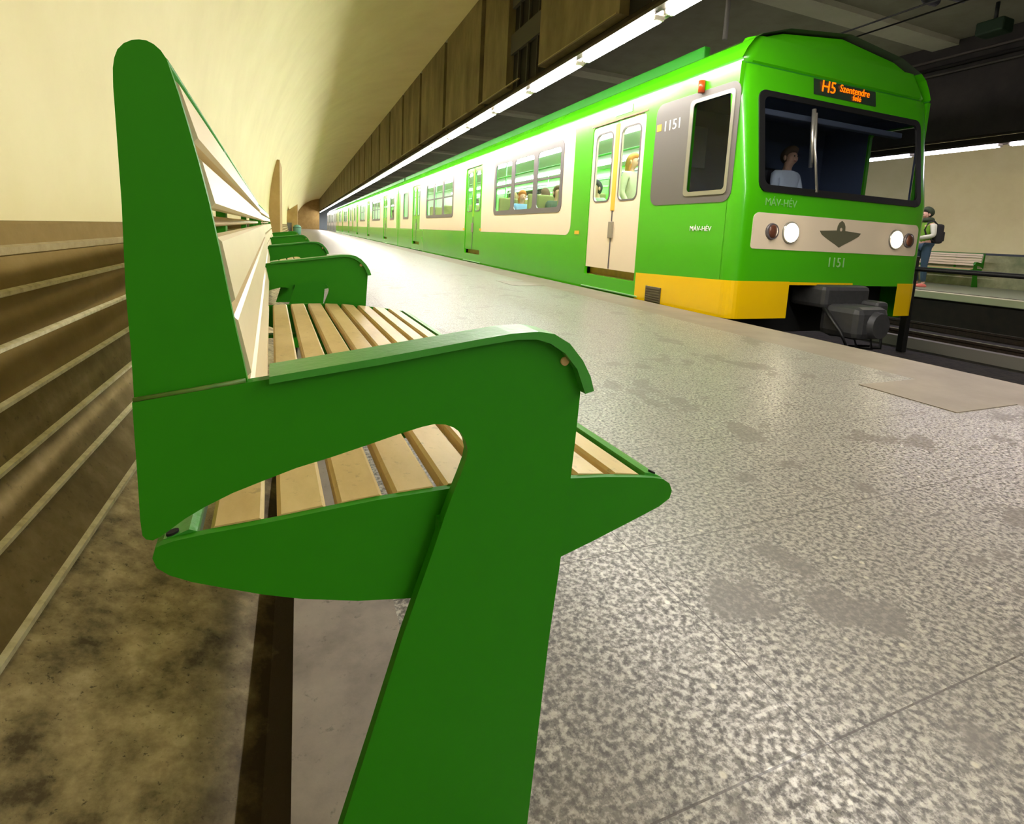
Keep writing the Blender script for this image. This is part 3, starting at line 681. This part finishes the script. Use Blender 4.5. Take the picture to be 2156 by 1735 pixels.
# the person on the far platform (faces the tracks, seen in profile)
P = dict(STAND); P.update(elR=(.25, .03, 1.13), haR=(.06, .28, 1.10), elL=(-.25, .03, 1.13), haL=(-.08, .28, 1.06), knR=(.12, .06, .50), anR=(.13, -.06, .075), toR=(.14, .08, .04), head=(0, .04, 1.60), look=(0.15, 1, -.15))
pp = person('person', 'standing person in green vest, jeans and dark hood on the far platform', (13.25, 7.62, 0.0), math.radians(70), P,
            col('vest', (112, 160, 32)), col('jeans', (58, 84, 96)), col('hair_dark', (36, 34, 24)), col('shoe_coral', (236, 130, 108)), hood=col('hood', (52, 64, 36)), sleeves=col('sleeve_pale', (206, 208, 176)), sc=1.03)
bp = empty('backpack', (13.25, 7.62, 0.0), math.radians(70), label='dark backpack on the back of the person on the far platform', cat='backpack')
bm = bmesh.new(); box(bm, -0.15, 0.15, -0.31, -0.13, 1.00, 1.44, bev=0.05); fin('pack', bm, col('pack', (42, 42, 36)), bp)
bm = bmesh.new(); box(bm, -0.11, 0.11, -0.37, -0.29, 1.05, 1.28, bev=0.03); fin('front_pocket', bm, col('pack', (42, 42, 36)), bp)
for s in (-1, 1):
    bm = bmesh.new(); tube(bm, [(s*.10, -.16, 1.42), (s*.11, -.06, 1.50), (s*.12, .08, 1.46), (s*.12, .14, 1.30), (s*.11, .06, 1.12), (s*.10, -.14, 1.04)], 0.018, 8); fin('strap', bm, col('pack', (42, 42, 36)), bp)
ph = bobj('phone', (-0.035, 0.035, -0.006, 0.006, -0.07, 0.07), mat('phone_pink', (236, 120, 130), 0.4), bev=0.004)
ph.location = pp.matrix_basis @ Vector((0.0, 0.40, 1.06)); ph.rotation_euler = (math.radians(30), 0, math.radians(70)); tag(ph, 'pink phone held by the person on the far platform', 'phone')

# ------------------------------------------------------------------ the train (z below is measured from eye height H)
XL, XR = 4.0, 6.95
XM = (XL+XR)/2
def yf(z): return 4.0+max(0.0, z-0.57)*0.14
def ins(z): return max(0.0, (z-1.80))*0.66
ROOF = [(0.0, 1.79), (0.022, 1.80), (0.022, 1.815), (0.005, 1.83), (0.06, 1.93), (0.14, 2.03), (0.24, 2.09), (0.60, 2.20), (1.475, 2.30)]
def side_xf(x):
    """maps (y, z, depth into the car)"""
    s = 1 if x < XM else -1
    return lambda u, v, t: (x+s*t, u, v+H)
def frame_rect(u0, u1, v0, v1, r, wd): return rrect(u0, u1, v0, v1, r), rrect(u0+wd, u1-wd, v0+wd, v1-wd, max(0.01, r-wd*.5))
def car(y0, y1, doors, wins, singles, whites, cab=False, name='rail_car', label='', detail=True, pillar=None, cream_door0=False, glass=None):
    r = empty(name, (0, 0, 0)); tag(r, label, 'train car', 'coupled cars of the green train')
    gl = glass or M_GLS
    zb, zt = -0.78, 1.79
    for x in (XL, XR):
        near = x == XL
        F = side_xf(x); s = 1 if near else -1
        holes = []
        for (a, b) in doors: holes.append(rrect(a, b, -0.52, 1.60, (0.0, 0.0, .07, .07)))
        for (a, b) in wins: holes.append(rrect(a+.03, b-.03, 0.44, 1.555, .1))
        for (a, b) in singles: holes.append(rrect(a+.03, b-.03, 0.44, 1.50, .1))
        ys = y0
        if cab:
            holes.append(rrect(4.20, 4.80, 0.53, 1.53, .06)); ys = y0+0.16
        pobj('side_panel', [(ys, zb), (y1, zb), (y1, zt), (ys, zt)], holes, 0.05, F, M_TG, r)
        if not near and not cab and not detail: pass
        # cream panels with rounded outer corners
        for (a, b, ra, rb) in whites:
            hs = [rrect(p+.02, q-.02, 0.43, 1.565, .1) for p, q in wins if a < p < b]+[rrect(p+.02, q-.02, 0.43, 1.51, .1) for p, q in singles if a < p < b]
            pobj('cream_panel', rrect(a, b, 0.04, 1.765, (ra, rb, rb, ra)), hs, 0.004, lambda u, v, t: F(u, v, -t), M_TC, r)
        if detail or near:
            for (a, b) in wins:
                n = 3; wd = (b-a)/n
                panes = [rrect(a+k*wd+(.10 if k == 0 else .085), a+(k+1)*wd-(.10 if k == n-1 else .085), 0.50, 1.48, .09) for k in range(n)]
                fr = pobj('window_frame', rrect(a, b, 0.41, 1.585, .13), panes, 0.018, lambda u, v, t: F(u, v, 0.006-t), M_WF, r)
                for k in range(n):
                    u0, u1 = a+k*wd+.07, a+(k+1)*wd-.07
                    bm = bmesh.new(); box(bm, *sorted((x+s*0.012, x+s*0.016)), u0, u1, 0.48+H, 1.50+H); fin('pane', bm, gl, fr)
                    bm = bmesh.new(); box(bm, *sorted((x-s*0.006, x+s*0.02)), u0, u1, 0.985+H, 1.022+H); fin('glazing_bar', bm, M_WF, fr)
            for (a, b) in singles:
                fr = pobj('window_frame', rrect(a, b, 0.41, 1.53, .13), [rrect(a+.14, b-.14, 0.50, 1.44, .09)], 0.018, lambda u, v, t: F(u, v, 0.006-t), M_WF, r)
                bm = bmesh.new(); box(bm, *sorted((x+s*0.012, x+s*0.016)), a+.1, b-.1, 0.47+H, 1.47+H); fin('pane', bm, gl, fr)
            for di, (a, b) in enumerate(doors):
                cream = cream_door0 and di == 0
                dm = M_TC if cream else M_TG
                c = (a+b)/2
                for (p, q) in ((a+0.008, c-0.01), (c+0.01, b-0.008)):
                    hl = rrect(p+.10, q-.10, 0.54, 1.48, .09)
                    lf = pobj('door_leaf', rrect(p, q, -0.41, 1.585, (0, 0, .05, .05)), [hl], 0.03, lambda u, v, t: F(u, v, 0.012+t), dm, r)
                    pobj('door_window_gasket', rrect(p+.085, q-.085, 0.525, 1.495, .1), [rrect(p+.105, q-.105, 0.545, 1.475, .085)], 0.006, lambda u, v, t: F(u, v, 0.012-t), M_WF, lf)
                    bm = bmesh.new(); box(bm, *sorted((x+s*0.020, x+s*0.024)), p+.09, q-.09, 0.53+H, 1.49+H); fin('pane', bm, gl, lf)
                bm = bmesh.new(); box(bm, *sorted((x+s*0.002, x+s*0.03)), c-.045 if cream else c-.03, c+.045 if cream else c+.03, 0.40+H, 1.56+H, bev=.004); fin('door_seal', bm, M_SEAL if cream else M_SEALG, r)
                bm = bmesh.new(); box(bm, *sorted((x+s*0.006, x+s*0.03)), c-.012, c+.012, -0.40+H, 0.40+H); fin('door_seal', bm, M_WF, r)
                bm = bmesh.new(); box(bm, *sorted((x-s*0.012, x+s*0.014)), c-.055, c+.055, 0.02+H, 0.25+H, bev=.008); fin('door_handle', bm, mat('handle_taupe', (142, 132, 112), 0.5), r)
                bm = bmesh.new(); box(bm, *sorted((x+s*0.05, x+s*0.28)), a, b, -0.53+H, -0.515+H); box(bm, *sorted((x+s*0.10, x+s*0.11)), a, b, -0.52+H, -0.40+H); fin('step', bm, M_OCHRE, r)
                bm = bmesh.new(); box(bm, *sorted((x-s*0.005, x+s*0.02)), a-.03, b+.03, 1.60+H, 1.625+H, bev=.004); fin('door_rain_strip', bm, mat('strip_brown', (120, 96, 60), 0.5), r)
                bm = bmesh.new(); box(bm, *sorted((x-s*0.018, x+s*0.01)), a-.10, b+.05, -0.715+H, -0.695+H, bev=.004); fin('sill_bar', bm, mat('sill_light', (140, 196, 130), 0.3, 0.3), r)
    # roof
    bm = bmesh.new(); pr = [(XL+a, z+H) for a, z in ROOF]+[(XR-a, z+H) for a, z in reversed(ROOF[:-1])]
    ys = [y0+0.16, y1] if cab else [y0, y1]
    sweep(bm, pr, ys, [1 if 1 <= i <= 1 or 14 <= i <= 14 else (2 if 6 <= i <= 9 else 0) for i in range(len(pr)-1)])
    ro = fin('roof', bm, [M_TG, M_TGD, mat('roof_top_grey', (70, 76, 66), 0.7)], r, smooth=False)
    for x0_, x1_ in ((XL+.25, XL+.34), (XR-.34, XR-.25)):
        bm = bmesh.new(); box(bm, x0_, x1_, y0+(1.0 if cab else .1), y1-.1, 2.04+H, 2.225+H, bev=.015); fin('roof_fairing', bm, M_TGD, r)
    # inside
    a_, b_ = (5.50, y1-.05) if cab else (y0+.05, y1-.05)
    bm = bmesh.new(); box(bm, XL+.30, XR-.30, a_, b_, -0.42+H, -0.36+H)
    for (p, q), (p2, q2) in zip([(a_-1, a_)]+list(doors), list(doors)+[(b_, b_+1)]):
        if p2-q > 0.1: box(bm, XL+.05, XL+.30, q, p2, -0.42+H, -0.36+H); box(bm, XR-.30, XR-.05, q, p2, -0.42+H, -0.36+H)
    fin('interior_floor', bm, mat('lino', (120, 122, 110), 0.5), r)
    bm = bmesh.new(); box(bm, XL+.05, XR-.05, a_, b_, 1.70+H, 1.75+H); fin('interior_ceiling', bm, M_INT, r)
    bm = bmesh.new()
    for yy in (a_, b_-.03): box(bm, XL+.05, XR-.05, yy, yy+.03, -0.4+H, 1.75+H)
    fin('end_wall', bm, M_INT if not cab else M_INT, r)
    for xx in (XL+.62, XR-.72):
        bm = bmesh.new(); box(bm, xx, xx+.13, a_+.3, b_-.3, 1.655+H, 1.70+H, bev=.01); fin('ceiling_lamp', bm, M_CARL, r)
    if detail:
        for xx in (XL+.55, XR-.55):
            bm = bmesh.new(); tube(bm, [(xx, a_+.2, 1.35+H), (xx, b_-.2, 1.35+H)], 0.016, 8)
            for yy in [d_ for dd in doors for d_ in (dd[0]-.15, dd[1]+.15)]:
                if a_ < yy < b_: tube(bm, [(xx, yy, -.36+H), (xx, yy, 1.70+H)], 0.016, 8)
            fin('grab_rail', bm, M_INTG, r)
        for (p, q) in wins:
            for yy in (p+.25, p+1.54, p+3.12):
                for (u, v) in ((XL+.08, XL+1.0), (XR-1.0, XR-.08)):
                    bm = bmesh.new(); box(bm, u, v, yy, yy+.10, 0.10+H, 0.80+H, bev=.03); box(bm, u, v, yy-.38, yy+.48, 0.0+H, 0.10+H, bev=.02); box(bm, u+.3, v-.3, yy-.1, yy+.2, -.36+H, 0.0+H)
                    fin('seat', bm, M_SEATF, r)
    # ends, underframe
    if not cab:
        bm = bmesh.new(); box(bm, XL+.05, XR-.05, y0, y0+.04, -0.7+H, 1.79+H); fin('car_end', bm, M_TG, r)
    bm = bmesh.new(); box(bm, XL+.05, XR-.05, y1-.04, y1, -0.7+H, 1.79+H); fin('car_end', bm, M_TG, r)
    bm = bmesh.new(); box(bm, XL+.25, XR-.25, y0+.7, y1-.1, -0.95+H, -0.56+H)
    fin('underframe', bm, M_UND, r)
    for yc in (y0+3.0, y1-3.0):
        bg = bmesh.new(); box(bg, XL+.45, XR-.45, yc-1.5, yc+1.5, -1.12+H, -0.90+H, bev=.04); bo = fin('bogie', bg, M_UND, r)
        for dy in (-1.0, 1.0):
            for xr in (4.76, 6.19):
                bm = bmesh.new(); tube(bm, [(xr-.06, yc+dy, -0.81+H), (xr+.06, yc+dy, -0.81+H)], 0.40, 24); fin('wheel', bm, M_RUST, bo)
    return r

doors1 = [(5.64, 6.92), (11.97, 13.2), (18.85, 20.1)]
c1 = car(4.0, 23.2, doors1, [(7.80, 11.07), (14.4, 17.8)], [(20.9, 22.07)], [(7.45, 11.92, .16, 0), (13.25, 18.80, 0, 0), (20.15, 22.72, 0, 0)], cab=True, cream_door0=True,
         label='front car of the green and cream train with cab, headlights and yellow skirt')
# cab front: a shell over a grid with the windscreen left open
rc = 0.13
def plan(s, z):
    """s in 0..1 around the front; returns x, y"""
    i_ = ins(z); xl, xr = XL+i_, XR-i_; y = yf(z)
    pts = [(xl, 4.165)]
    return xl, xr, y
ZS = [-0.38, -0.35, -0.18, -0.02, 0.16, 0.35, 0.57, 0.80, 1.05, 1.30, 1.545, 1.68, 1.79, 1.80, 1.815, 1.83, 1.93, 2.03, 2.09]
WX0, WX1 = 4.27, 6.70
def ring(z):
    xl, xr, y = plan(0, z); ysd = 4.165
    if z > 1.795 and z < 1.82: xl += .02; xr -= .02; y += .02
    L = [(xl, max(ysd, y+rc+.001))]
    for k in range(7):
        a = math.radians(180+90*k/6); L.append((xl+rc+rc*math.cos(a), y+rc+rc*math.sin(a)))
    n = 8
    xs = [WX0+(WX1-WX0)*k/n for k in range(n+1)]
    if z > 1.8: xs = [xl+rc+.01+(xr-xl-2*rc-.02)*k/n for k in range(n+1)]
    L += [(x, y) for x in xs]
    for k in range(7):
        a = math.radians(270+90*k/6); L.append((xr-rc+rc*math.cos(a), y+rc+rc*math.sin(a)))
    L.append((xr, max(ysd, y+rc+.001)))
    return L
bm = bmesh.new(); rows = [[bm.verts.new((x, y, z+H)) for x, y in ring(z)] for z in ZS]
for j in range(len(ZS)-1):
    for i in range(len(rows[0])-1):
        zc = (ZS[j]+ZS[j+1])/2
        if 8 <= i <= 15 and 0.57 < zc < 1.545: continue
        f = bm.faces.new((rows[j][i], rows[j][i+1], rows[j+1][i+1], rows[j+1][i]))
        f.material_index = 1 if 1.80 < zc < 1.815 else (2 if zc < -0.35 and i < 13 else 0)
        f.smooth = i < 8 or i > 15
bmesh.ops.solidify(bm, geom=bm.faces[:], thickness=0.03)
o = fin('cab_front', bm, [M_TG, M_TGD, M_TY], c1)
# roof cap at the front
bm = bmesh.new(); pr = [(XL+a, z+H) for a, z in ROOF[6:]]+[(XR-a, z+H) for a, z in reversed(ROOF[6:-1])]
A = [bm.verts.new((x, 4.22 if abs(x-XM) > 1.25 else 4.26, z if abs(x-XM) > 1.25 else z-.02)) for x, z in pr]; B = [bm.verts.new((x, 4.7, z)) for x, z in pr]
for i in range(len(pr)-1): bm.faces.new((A[i], A[i+1], B[i+1], B[i]))
cpt = bm.verts.new((XM, 4.23, 2.09+H))
for i in range(len(pr)-1): bm.faces.new((A[i], A[i+1], cpt))
fin('roof_cap', bm, M_TG, c1)
FW = lambda u, v, t: (u, yf(v)-t, v+H)       # front plane
FP = lambda u, v, t: (u, 4.0-t, v+H)         # upright part
ws = pobj('windscreen_frame', rrect(4.23, 6.76, 0.555, 1.56, .09), [rrect(4.30, 6.69, 0.625, 1.50, .07)], 0.022, lambda u, v, t: FW(u, v, t-.006), M_BLK, c1)
for (a_, b_) in ((4.27, 6.72),):
    bm = bmesh.new(); vs = [bm.verts.new((x, yf(z)+.012, z+H)) for x, z in ((a_, .60), (b_, .60), (b_, 1.52), (a_, 1.52))]; bm.faces.new(vs)
    bmesh.ops.solidify(bm, geom=bm.faces[:], thickness=0.005); fin('windscreen', bm, M_GLD, ws)
pobj('cream_band', rrect(4.20, 6.80, -0.015, 0.348, (.03, .03, .07, .07)), [], 0.006, FP, M_TC, c1)
for hx in (4.72, 6.40):
    h_ = bmesh.new(); tube(h_, [(hx, 4.0, .165+H), (hx, 3.975, .165+H)], .115, 28, rad=[.118, .112]); ho = fin('headlight_ring', h_, M_ALU, c1)
    h_ = bmesh.new(); ellip(h_, (hx, 3.975, .165+H), (.098, .03, .098)); fin('headlight_lens', h_, M_HEAD, ho)
for tx in (4.46, 6.63):
    h_ = bmesh.new(); tube(h_, [(tx, 4.0, .165+H), (tx, 3.972, .165+H)], .085, 20, rad=[.088, .080]); to_ = fin('tail_light_ring', h_, M_WF, c1)
    h_ = bmesh.new(); ellip(h_, (tx, 3.974, .165+H), (.062, .02, .068)); fin('tail_light_lens', h_, M_TAIL, to_)
# winged emblem
EM = [(0, .155), (.035, .135), (.055, .10), (.06, .055), (.30, .04), (.27, .005), (.20, -.03), (.12, -.065), (.06, -.09), (0, -.12)]
EM = [(a*1.08, b*1.05) for a, b in EM]
EM = [(XM+a, .165+b) for a, b in EM]+[(XM-a, .165+b) for a, b in reversed(EM[1:-1])]
pobj('emblem', EM, [rrect(XM-.02, XM+.02, .215, .255, .018)], 0.004, lambda u, v, t: FP(u, v, t+.006), M_EMB, c1)
text_mesh('number_lettering', '1151', 0.15, lambda x, y, z: (XM+x, 3.996-z, -.13+y+H), mat('lettering_pale', (150, 200, 130), .5), c1, label='pale car number on the front')
text_mesh('operator_lettering', 'MÁV-HÉV', 0.105, lambda x, y, z: (4.55+x, 3.996-z, .455+y+H), mat('lettering_pale2', (120, 190, 100), .5), c1, label='pale lettering under the windscreen')
# destination display
bm = bmesh.new(); vs = [bm.verts.new((x, yf(z)-.004, z+H)) for x, z in ((5.0, 1.62), (5.98, 1.62), (5.98, 1.785), (5.0, 1.785))]; bm.faces.new(vs); bmesh.ops.solidify(bm, geom=bm.faces[:], thickness=0.01)
dd = fin('destination_display', bm, mat('display_black', (40, 58, 44), .3), c1)
DF = lambda X0, Z0: (lambda x, y, z: (X0+x, yf(Z0)-.012-z, Z0+y+H))
text_mesh('display_lettering', 'H5', 0.165, DF(5.22, 1.715), M_LED, dd, label='orange lit line number', xs=1.1)
text_mesh('display_lettering', 'Szentendre', 0.105, DF(5.63, 1.735), M_LED, dd, label='orange lit destination name')
text_mesh('display_lettering', 'felé', 0.08, DF(5.66, 1.66), M_LED, dd, label='orange lit lower line', xs=1.2)
# wiper, coupler, skirts
bm = bmesh.new(); tube(bm, [(5.02, 3.985, .60+H), (5.02, 4.065, 1.05+H), (5.02, 4.10, 1.42+H)], .014, 8); tube(bm, [(5.0, 4.075, 0.86+H), (5.0, 4.115, 1.46+H)], .022, 6); fin('wiper', bm, M_ALU, c1)
bm = bmesh.new(); box(bm, 4.35, 6.62, 4.22, 4.30, 1.36+H, 1.42+H, bev=.01); fin('sun_blind', bm, mat('blind_grey', (90, 96, 110), .7), c1)
bm = bmesh.new()
box(bm, XM-.30, XM+.42, 3.85, 4.3, -.62+H, -.37+H, bev=.05); box(bm, XM-.24, XM+.24, 3.50, 3.95, -.90+H, -.56+H, bev=.07)
tube(bm, [(XM+.02, 3.95, -.74+H), (XM+.02, 3.44, -.74+H)], .15, 18, rad=[.2, .13]); box(bm, XM+.28, XM+.46, 3.66, 4.2, -.86+H, -.52+H, bev=.04)
cp = fin('coupler', bm, M_COUP, c1)
for dx in (-.3, -.12, .16, .34):
    bm = bmesh.new(); tube(bm, [(XM+dx, 3.85, -.60+H), (XM+dx-.02, 3.62, -.82+H), (XM+dx*.8, 3.58, -1.0+H), (XM+dx*.6, 3.8, -1.03+H)], .022, 8); fin('hose', bm, M_BLK, cp)
bm = bmesh.new(); box(bm, XL+.3, XR-.2, 4.3, 4.75, -.95+H, -.38+H); fin('headstock', bm, M_BLK, c1)
def skirt(x0, x1, yy, name, nearside):
    P_ = []
    bm = bmesh.new()
    zs = [-.735+H, -.345+H]
    if nearside:
        out = [(XL-.004, 5.60), (XL-.004, 4.0+rc)]+[(XL-.004+rc+rc*math.cos(math.radians(180+15*k)), 3.996+rc+rc*math.sin(math.radians(180+15*k))) for k in range(1, 7)]+[(x1, 3.996)]
    else:
        out = [(x0, 3.996)]+[(XR+.004-rc+rc*math.cos(math.radians(270+15*k)), 3.996+rc+rc*math.sin(math.radians(270+15*k))) for k in range(0, 7)]+[(XR+.004, 5.60)]
    a = [bm.verts.new((x, y, zs[0])) for x, y in out]; b = [bm.verts.new((x, y, zs[1]-.055*max(0.0, min(1.0, (y-4.0)/1.6)))) for x, y in out]
    for i in range(len(out)-1): bm.faces.new((a[i], a[i+1], b[i+1], b[i]))
    bmesh.ops.solidify(bm, geom=bm.faces[:], thickness=-0.02 if nearside else -0.02)
    return fin(name, bm, M_TY, c1)
sk = skirt(0, 4.80, 0, 'yellow_skirt', True); skirt(6.56, 0, 0, 'yellow_skirt', False)
bm = bmesh.new(); box(bm, 3.982, 3.998, 5.07, 5.36, -.73+H, -.54+H, bev=.004)
for k in range(6): box(bm, 3.978, 3.984, 5.08, 5.35, -.72+k*.03+H, -.706+k*.03+H)
fin('grille', bm, mat('grille_brown', (88, 80, 58), .5), sk)
# cab side: grey panel, window, marks
SF = side_xf(XL)
cpn = pobj('cab_side_panel', rrect(4.12, 5.43, 0.44, 1.62, .12), [rrect(4.21, 4.79, 0.54, 1.52, .05)], 0.006, lambda u, v, t: SF(u, v, -t), M_CABG, c1)
pobj('cab_window_frame', rrect(4.18, 4.83, 0.52, 1.55, .05), [rrect(4.22, 4.775, 0.565, 1.51, .04)], 0.008, lambda u, v, t: SF(u, v, -.006-t), M_ALU, cpn)
bm = bmesh.new(); box(bm, XL+.01, XL+.015, 4.2, 4.8, .54+H, 1.53+H); fin('cab_window_pane', bm, M_GLD, cpn)
text_mesh('number_lettering', '1151', 0.165, lambda x, y, z: (XL-.008-z, 5.12-x, 1.345+y+H), M_WHT, cpn, label='white car number on the cab side')
bm = bmesh.new(); box(bm, XL-.010, XL-.004, 5.32, 5.40, 1.31+H, 1.39+H, bev=.002); fin('yellow_mark', bm, mat('mark_yellow', (236, 190, 40), .5), cpn)
text_mesh('small_lettering', 'MÁV-HÉV', 0.075, lambda x, y, z: (XL-.003-z, 4.51-x, .165+y+H), M_WHT, c1, label='small white lettering on the cab side', xs=1.05)
bm = bmesh.new(); tube(bm, [(XL-.03, 4.66, 1.60+H), (XL-.03, 4.66, 1.72+H)], .035, 12); fin('marker_lamp', bm, M_RED, c1)
for yy in (7.22, 11.94, 13.3):
    bm = bmesh.new(); box(bm, XL-.008, XL-.002, yy-.07, yy+.07, .06+H, .115+H); fin('door_mark', bm, mat('mark_amber', (220, 176, 40), .5), c1)
bm = bmesh.new(); box(bm, XL-.006, XL-.002, 5.95, 6.35, 1.66+H, 1.76+H, bev=.001); fin('route_sticker', bm, mat('sticker_pale', (130, 210, 120), .4), c1)
# cab interior
bm = bmesh.new(); box(bm, XL+.06, XR-.06, 4.2, 5.44, -.33+H, -.05+H); fin('cab_floor', bm, M_CABI, c1)
for xx, s_ in ((XL+.055, 1), (XR-.055, -1)):
    pobj('cab_lining', [(4.2, -.3), (5.44, -.3), (5.44, 1.66), (4.2, 1.66)], [rrect(4.22, 4.82, .51, 1.55, .05)], 0.006, lambda u, v, t: (xx+s_*t, u, v+H), M_CABI, c1)
bm = bmesh.new(); box(bm, XL+.05, XR-.05, 4.18, 5.48, -.40+H, -.34+H); box(bm, XL+.1, XR-.1, 4.06, 4.42, -.34+H, .50+H, bev=.03); fin('driver_desk', bm, M_CABI, c1)
bm = bmesh.new(); box(bm, XL+.05, XR-.05, 5.44, 5.49, -.34+H, 1.75+H); fin('cab_bulkhead', bm, M_CABI, c1)
bm = bmesh.new(); box(bm, XL+.06, XR-.06, 4.32, 5.45, 1.66+H, 1.70+H); fin('cab_ceiling', bm, M_CABI, c1)
bm = bmesh.new(); box(bm, 5.42, 5.82, 5.05, 5.15, .36+H, 1.0+H, bev=.04); box(bm, 5.42, 5.82, 4.74, 5.1, .30+H, .40+H, bev=.03); box(bm, 5.55, 5.7, 4.85, 5.0, -.06+H, .32+H); fin('driver_seat', bm, M_BLK, c1)
bm = bmesh.new(); box(bm, XL+.35, XL+.75, 5.38, 5.43, .95+H, 1.45+H, bev=.01); fin('cab_notice_board', bm, mat('board_grey', (150, 152, 156), .5), c1)

c2 = car(23.3, 44.3, [(26.4, 27.6), (33.3, 34.5), (40.1, 41.3)], [(28.8, 32.1), (35.7, 39.0)], [(24.3, 25.5), (42.1, 43.3)], [(23.75, 26.35, 0, 0), (27.65, 33.25, 0, 0), (34.55, 40.05, 0, 0), (41.35, 43.9, 0, 0)],
         label='second car of the green and cream train, right behind the front car', detail=False)
c3 = copy_tree(c2); c3.location.y = 21.1; c3['label'] = 'third car of the green and cream train, far along the platform'
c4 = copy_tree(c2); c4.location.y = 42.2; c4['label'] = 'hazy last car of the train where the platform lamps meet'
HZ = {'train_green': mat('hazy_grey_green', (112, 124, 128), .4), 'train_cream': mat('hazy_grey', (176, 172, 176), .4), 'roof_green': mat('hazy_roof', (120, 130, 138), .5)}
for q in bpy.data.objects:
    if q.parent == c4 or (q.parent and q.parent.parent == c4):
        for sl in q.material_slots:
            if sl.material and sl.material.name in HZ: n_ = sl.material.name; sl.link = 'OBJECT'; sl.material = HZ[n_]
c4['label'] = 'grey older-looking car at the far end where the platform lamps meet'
bm = bmesh.new()
for k in range(9): box(bm, XL+.12, XR-.12, 23.195+.012*k, 23.2+.012*k, -.5+H, 1.7+H)
tag(fin('gangway_bellows', bm, M_BLK), 'black bellows between the front car and the second car', 'bellows')

# people in the train
def pas(pose, **kw): q = dict(pose); q.update(kw); return q
FZ = H-0.36
person('person', 'red-blond passenger in a cream top behind the right leaf of the cream door', (4.72, 6.95, FZ), math.radians(-150), pas(STAND, haL=(-.20, .25, 1.15)), col('cream_top', (206, 204, 170)), col('blue_bag', (70, 96, 130)), col('redblond', (206, 136, 66)), hairlen=0.16, sc=.97)
person('person', 'passenger in a green-white coat near the left leaf of the cream door', (4.75, 7.95, FZ), math.radians(100), pas(SIT), col('mint_coat', (168, 196, 164)), col('dark_trousers', (60, 62, 58)), col('dark_hair', (44, 48, 52)), hairlen=0.03, sc=1.05)
person('person', 'passenger with dark hair and slate coat standing deep inside the front car', (5.75, 7.0, FZ), math.radians(20), pas(STAND), col('slate_coat', (56, 70, 78)), col('dark_trousers', (60, 62, 58)), col('dark_hair', (44, 48, 52)), sc=.95)
person('person', 'dark green jacketed passenger seated nearest the cream door, rightmost pane', (4.55, 9.10, FZ+.03), math.pi, pas(SIT), col('dark_green', (66, 92, 76)), col('dark_trousers', (60, 62, 58)), col('brown_hair', (92, 70, 48)), hairlen=.04)
person('person', 'brown-coated passenger seated back to back with the green-jacketed one', (4.60, 9.68, FZ+.03), 0.0, pas(SIT), col('brown_coat', (120, 98, 70)), col('dark_trousers', (60, 62, 58)), col('brown_hair', (92, 70, 48)), hairlen=.08)
person('person', 'ginger-haired passenger in a light blue jacket seated behind the middle pane', (4.50, 10.70, FZ+.03), math.pi, pas(SIT), col('light_blue', (120, 168, 206)), col('grey_trousers', (110, 112, 104)), col('ginger', (196, 118, 48)), hairlen=.12)
person('person', 'olive-coated passenger seated behind the left pane', (4.55, 11.25, FZ+.03), 0.0, pas(SIT), col('olive', (150, 146, 92)), col('dark_trousers', (60, 62, 58)), col('sand_hair', (150, 130, 80)), hairlen=.02)
person('person', 'train driver in a white shirt seated behind the windscreen', (5.62, 4.92, H-.05), math.pi, pas(SIT, haL=(-.16, .34, .72), haR=(.16, .34, .72)), col('white_shirt', (226, 232, 240)), col('navy', (30, 34, 50)), col('brown_hair', (92, 70, 48)))
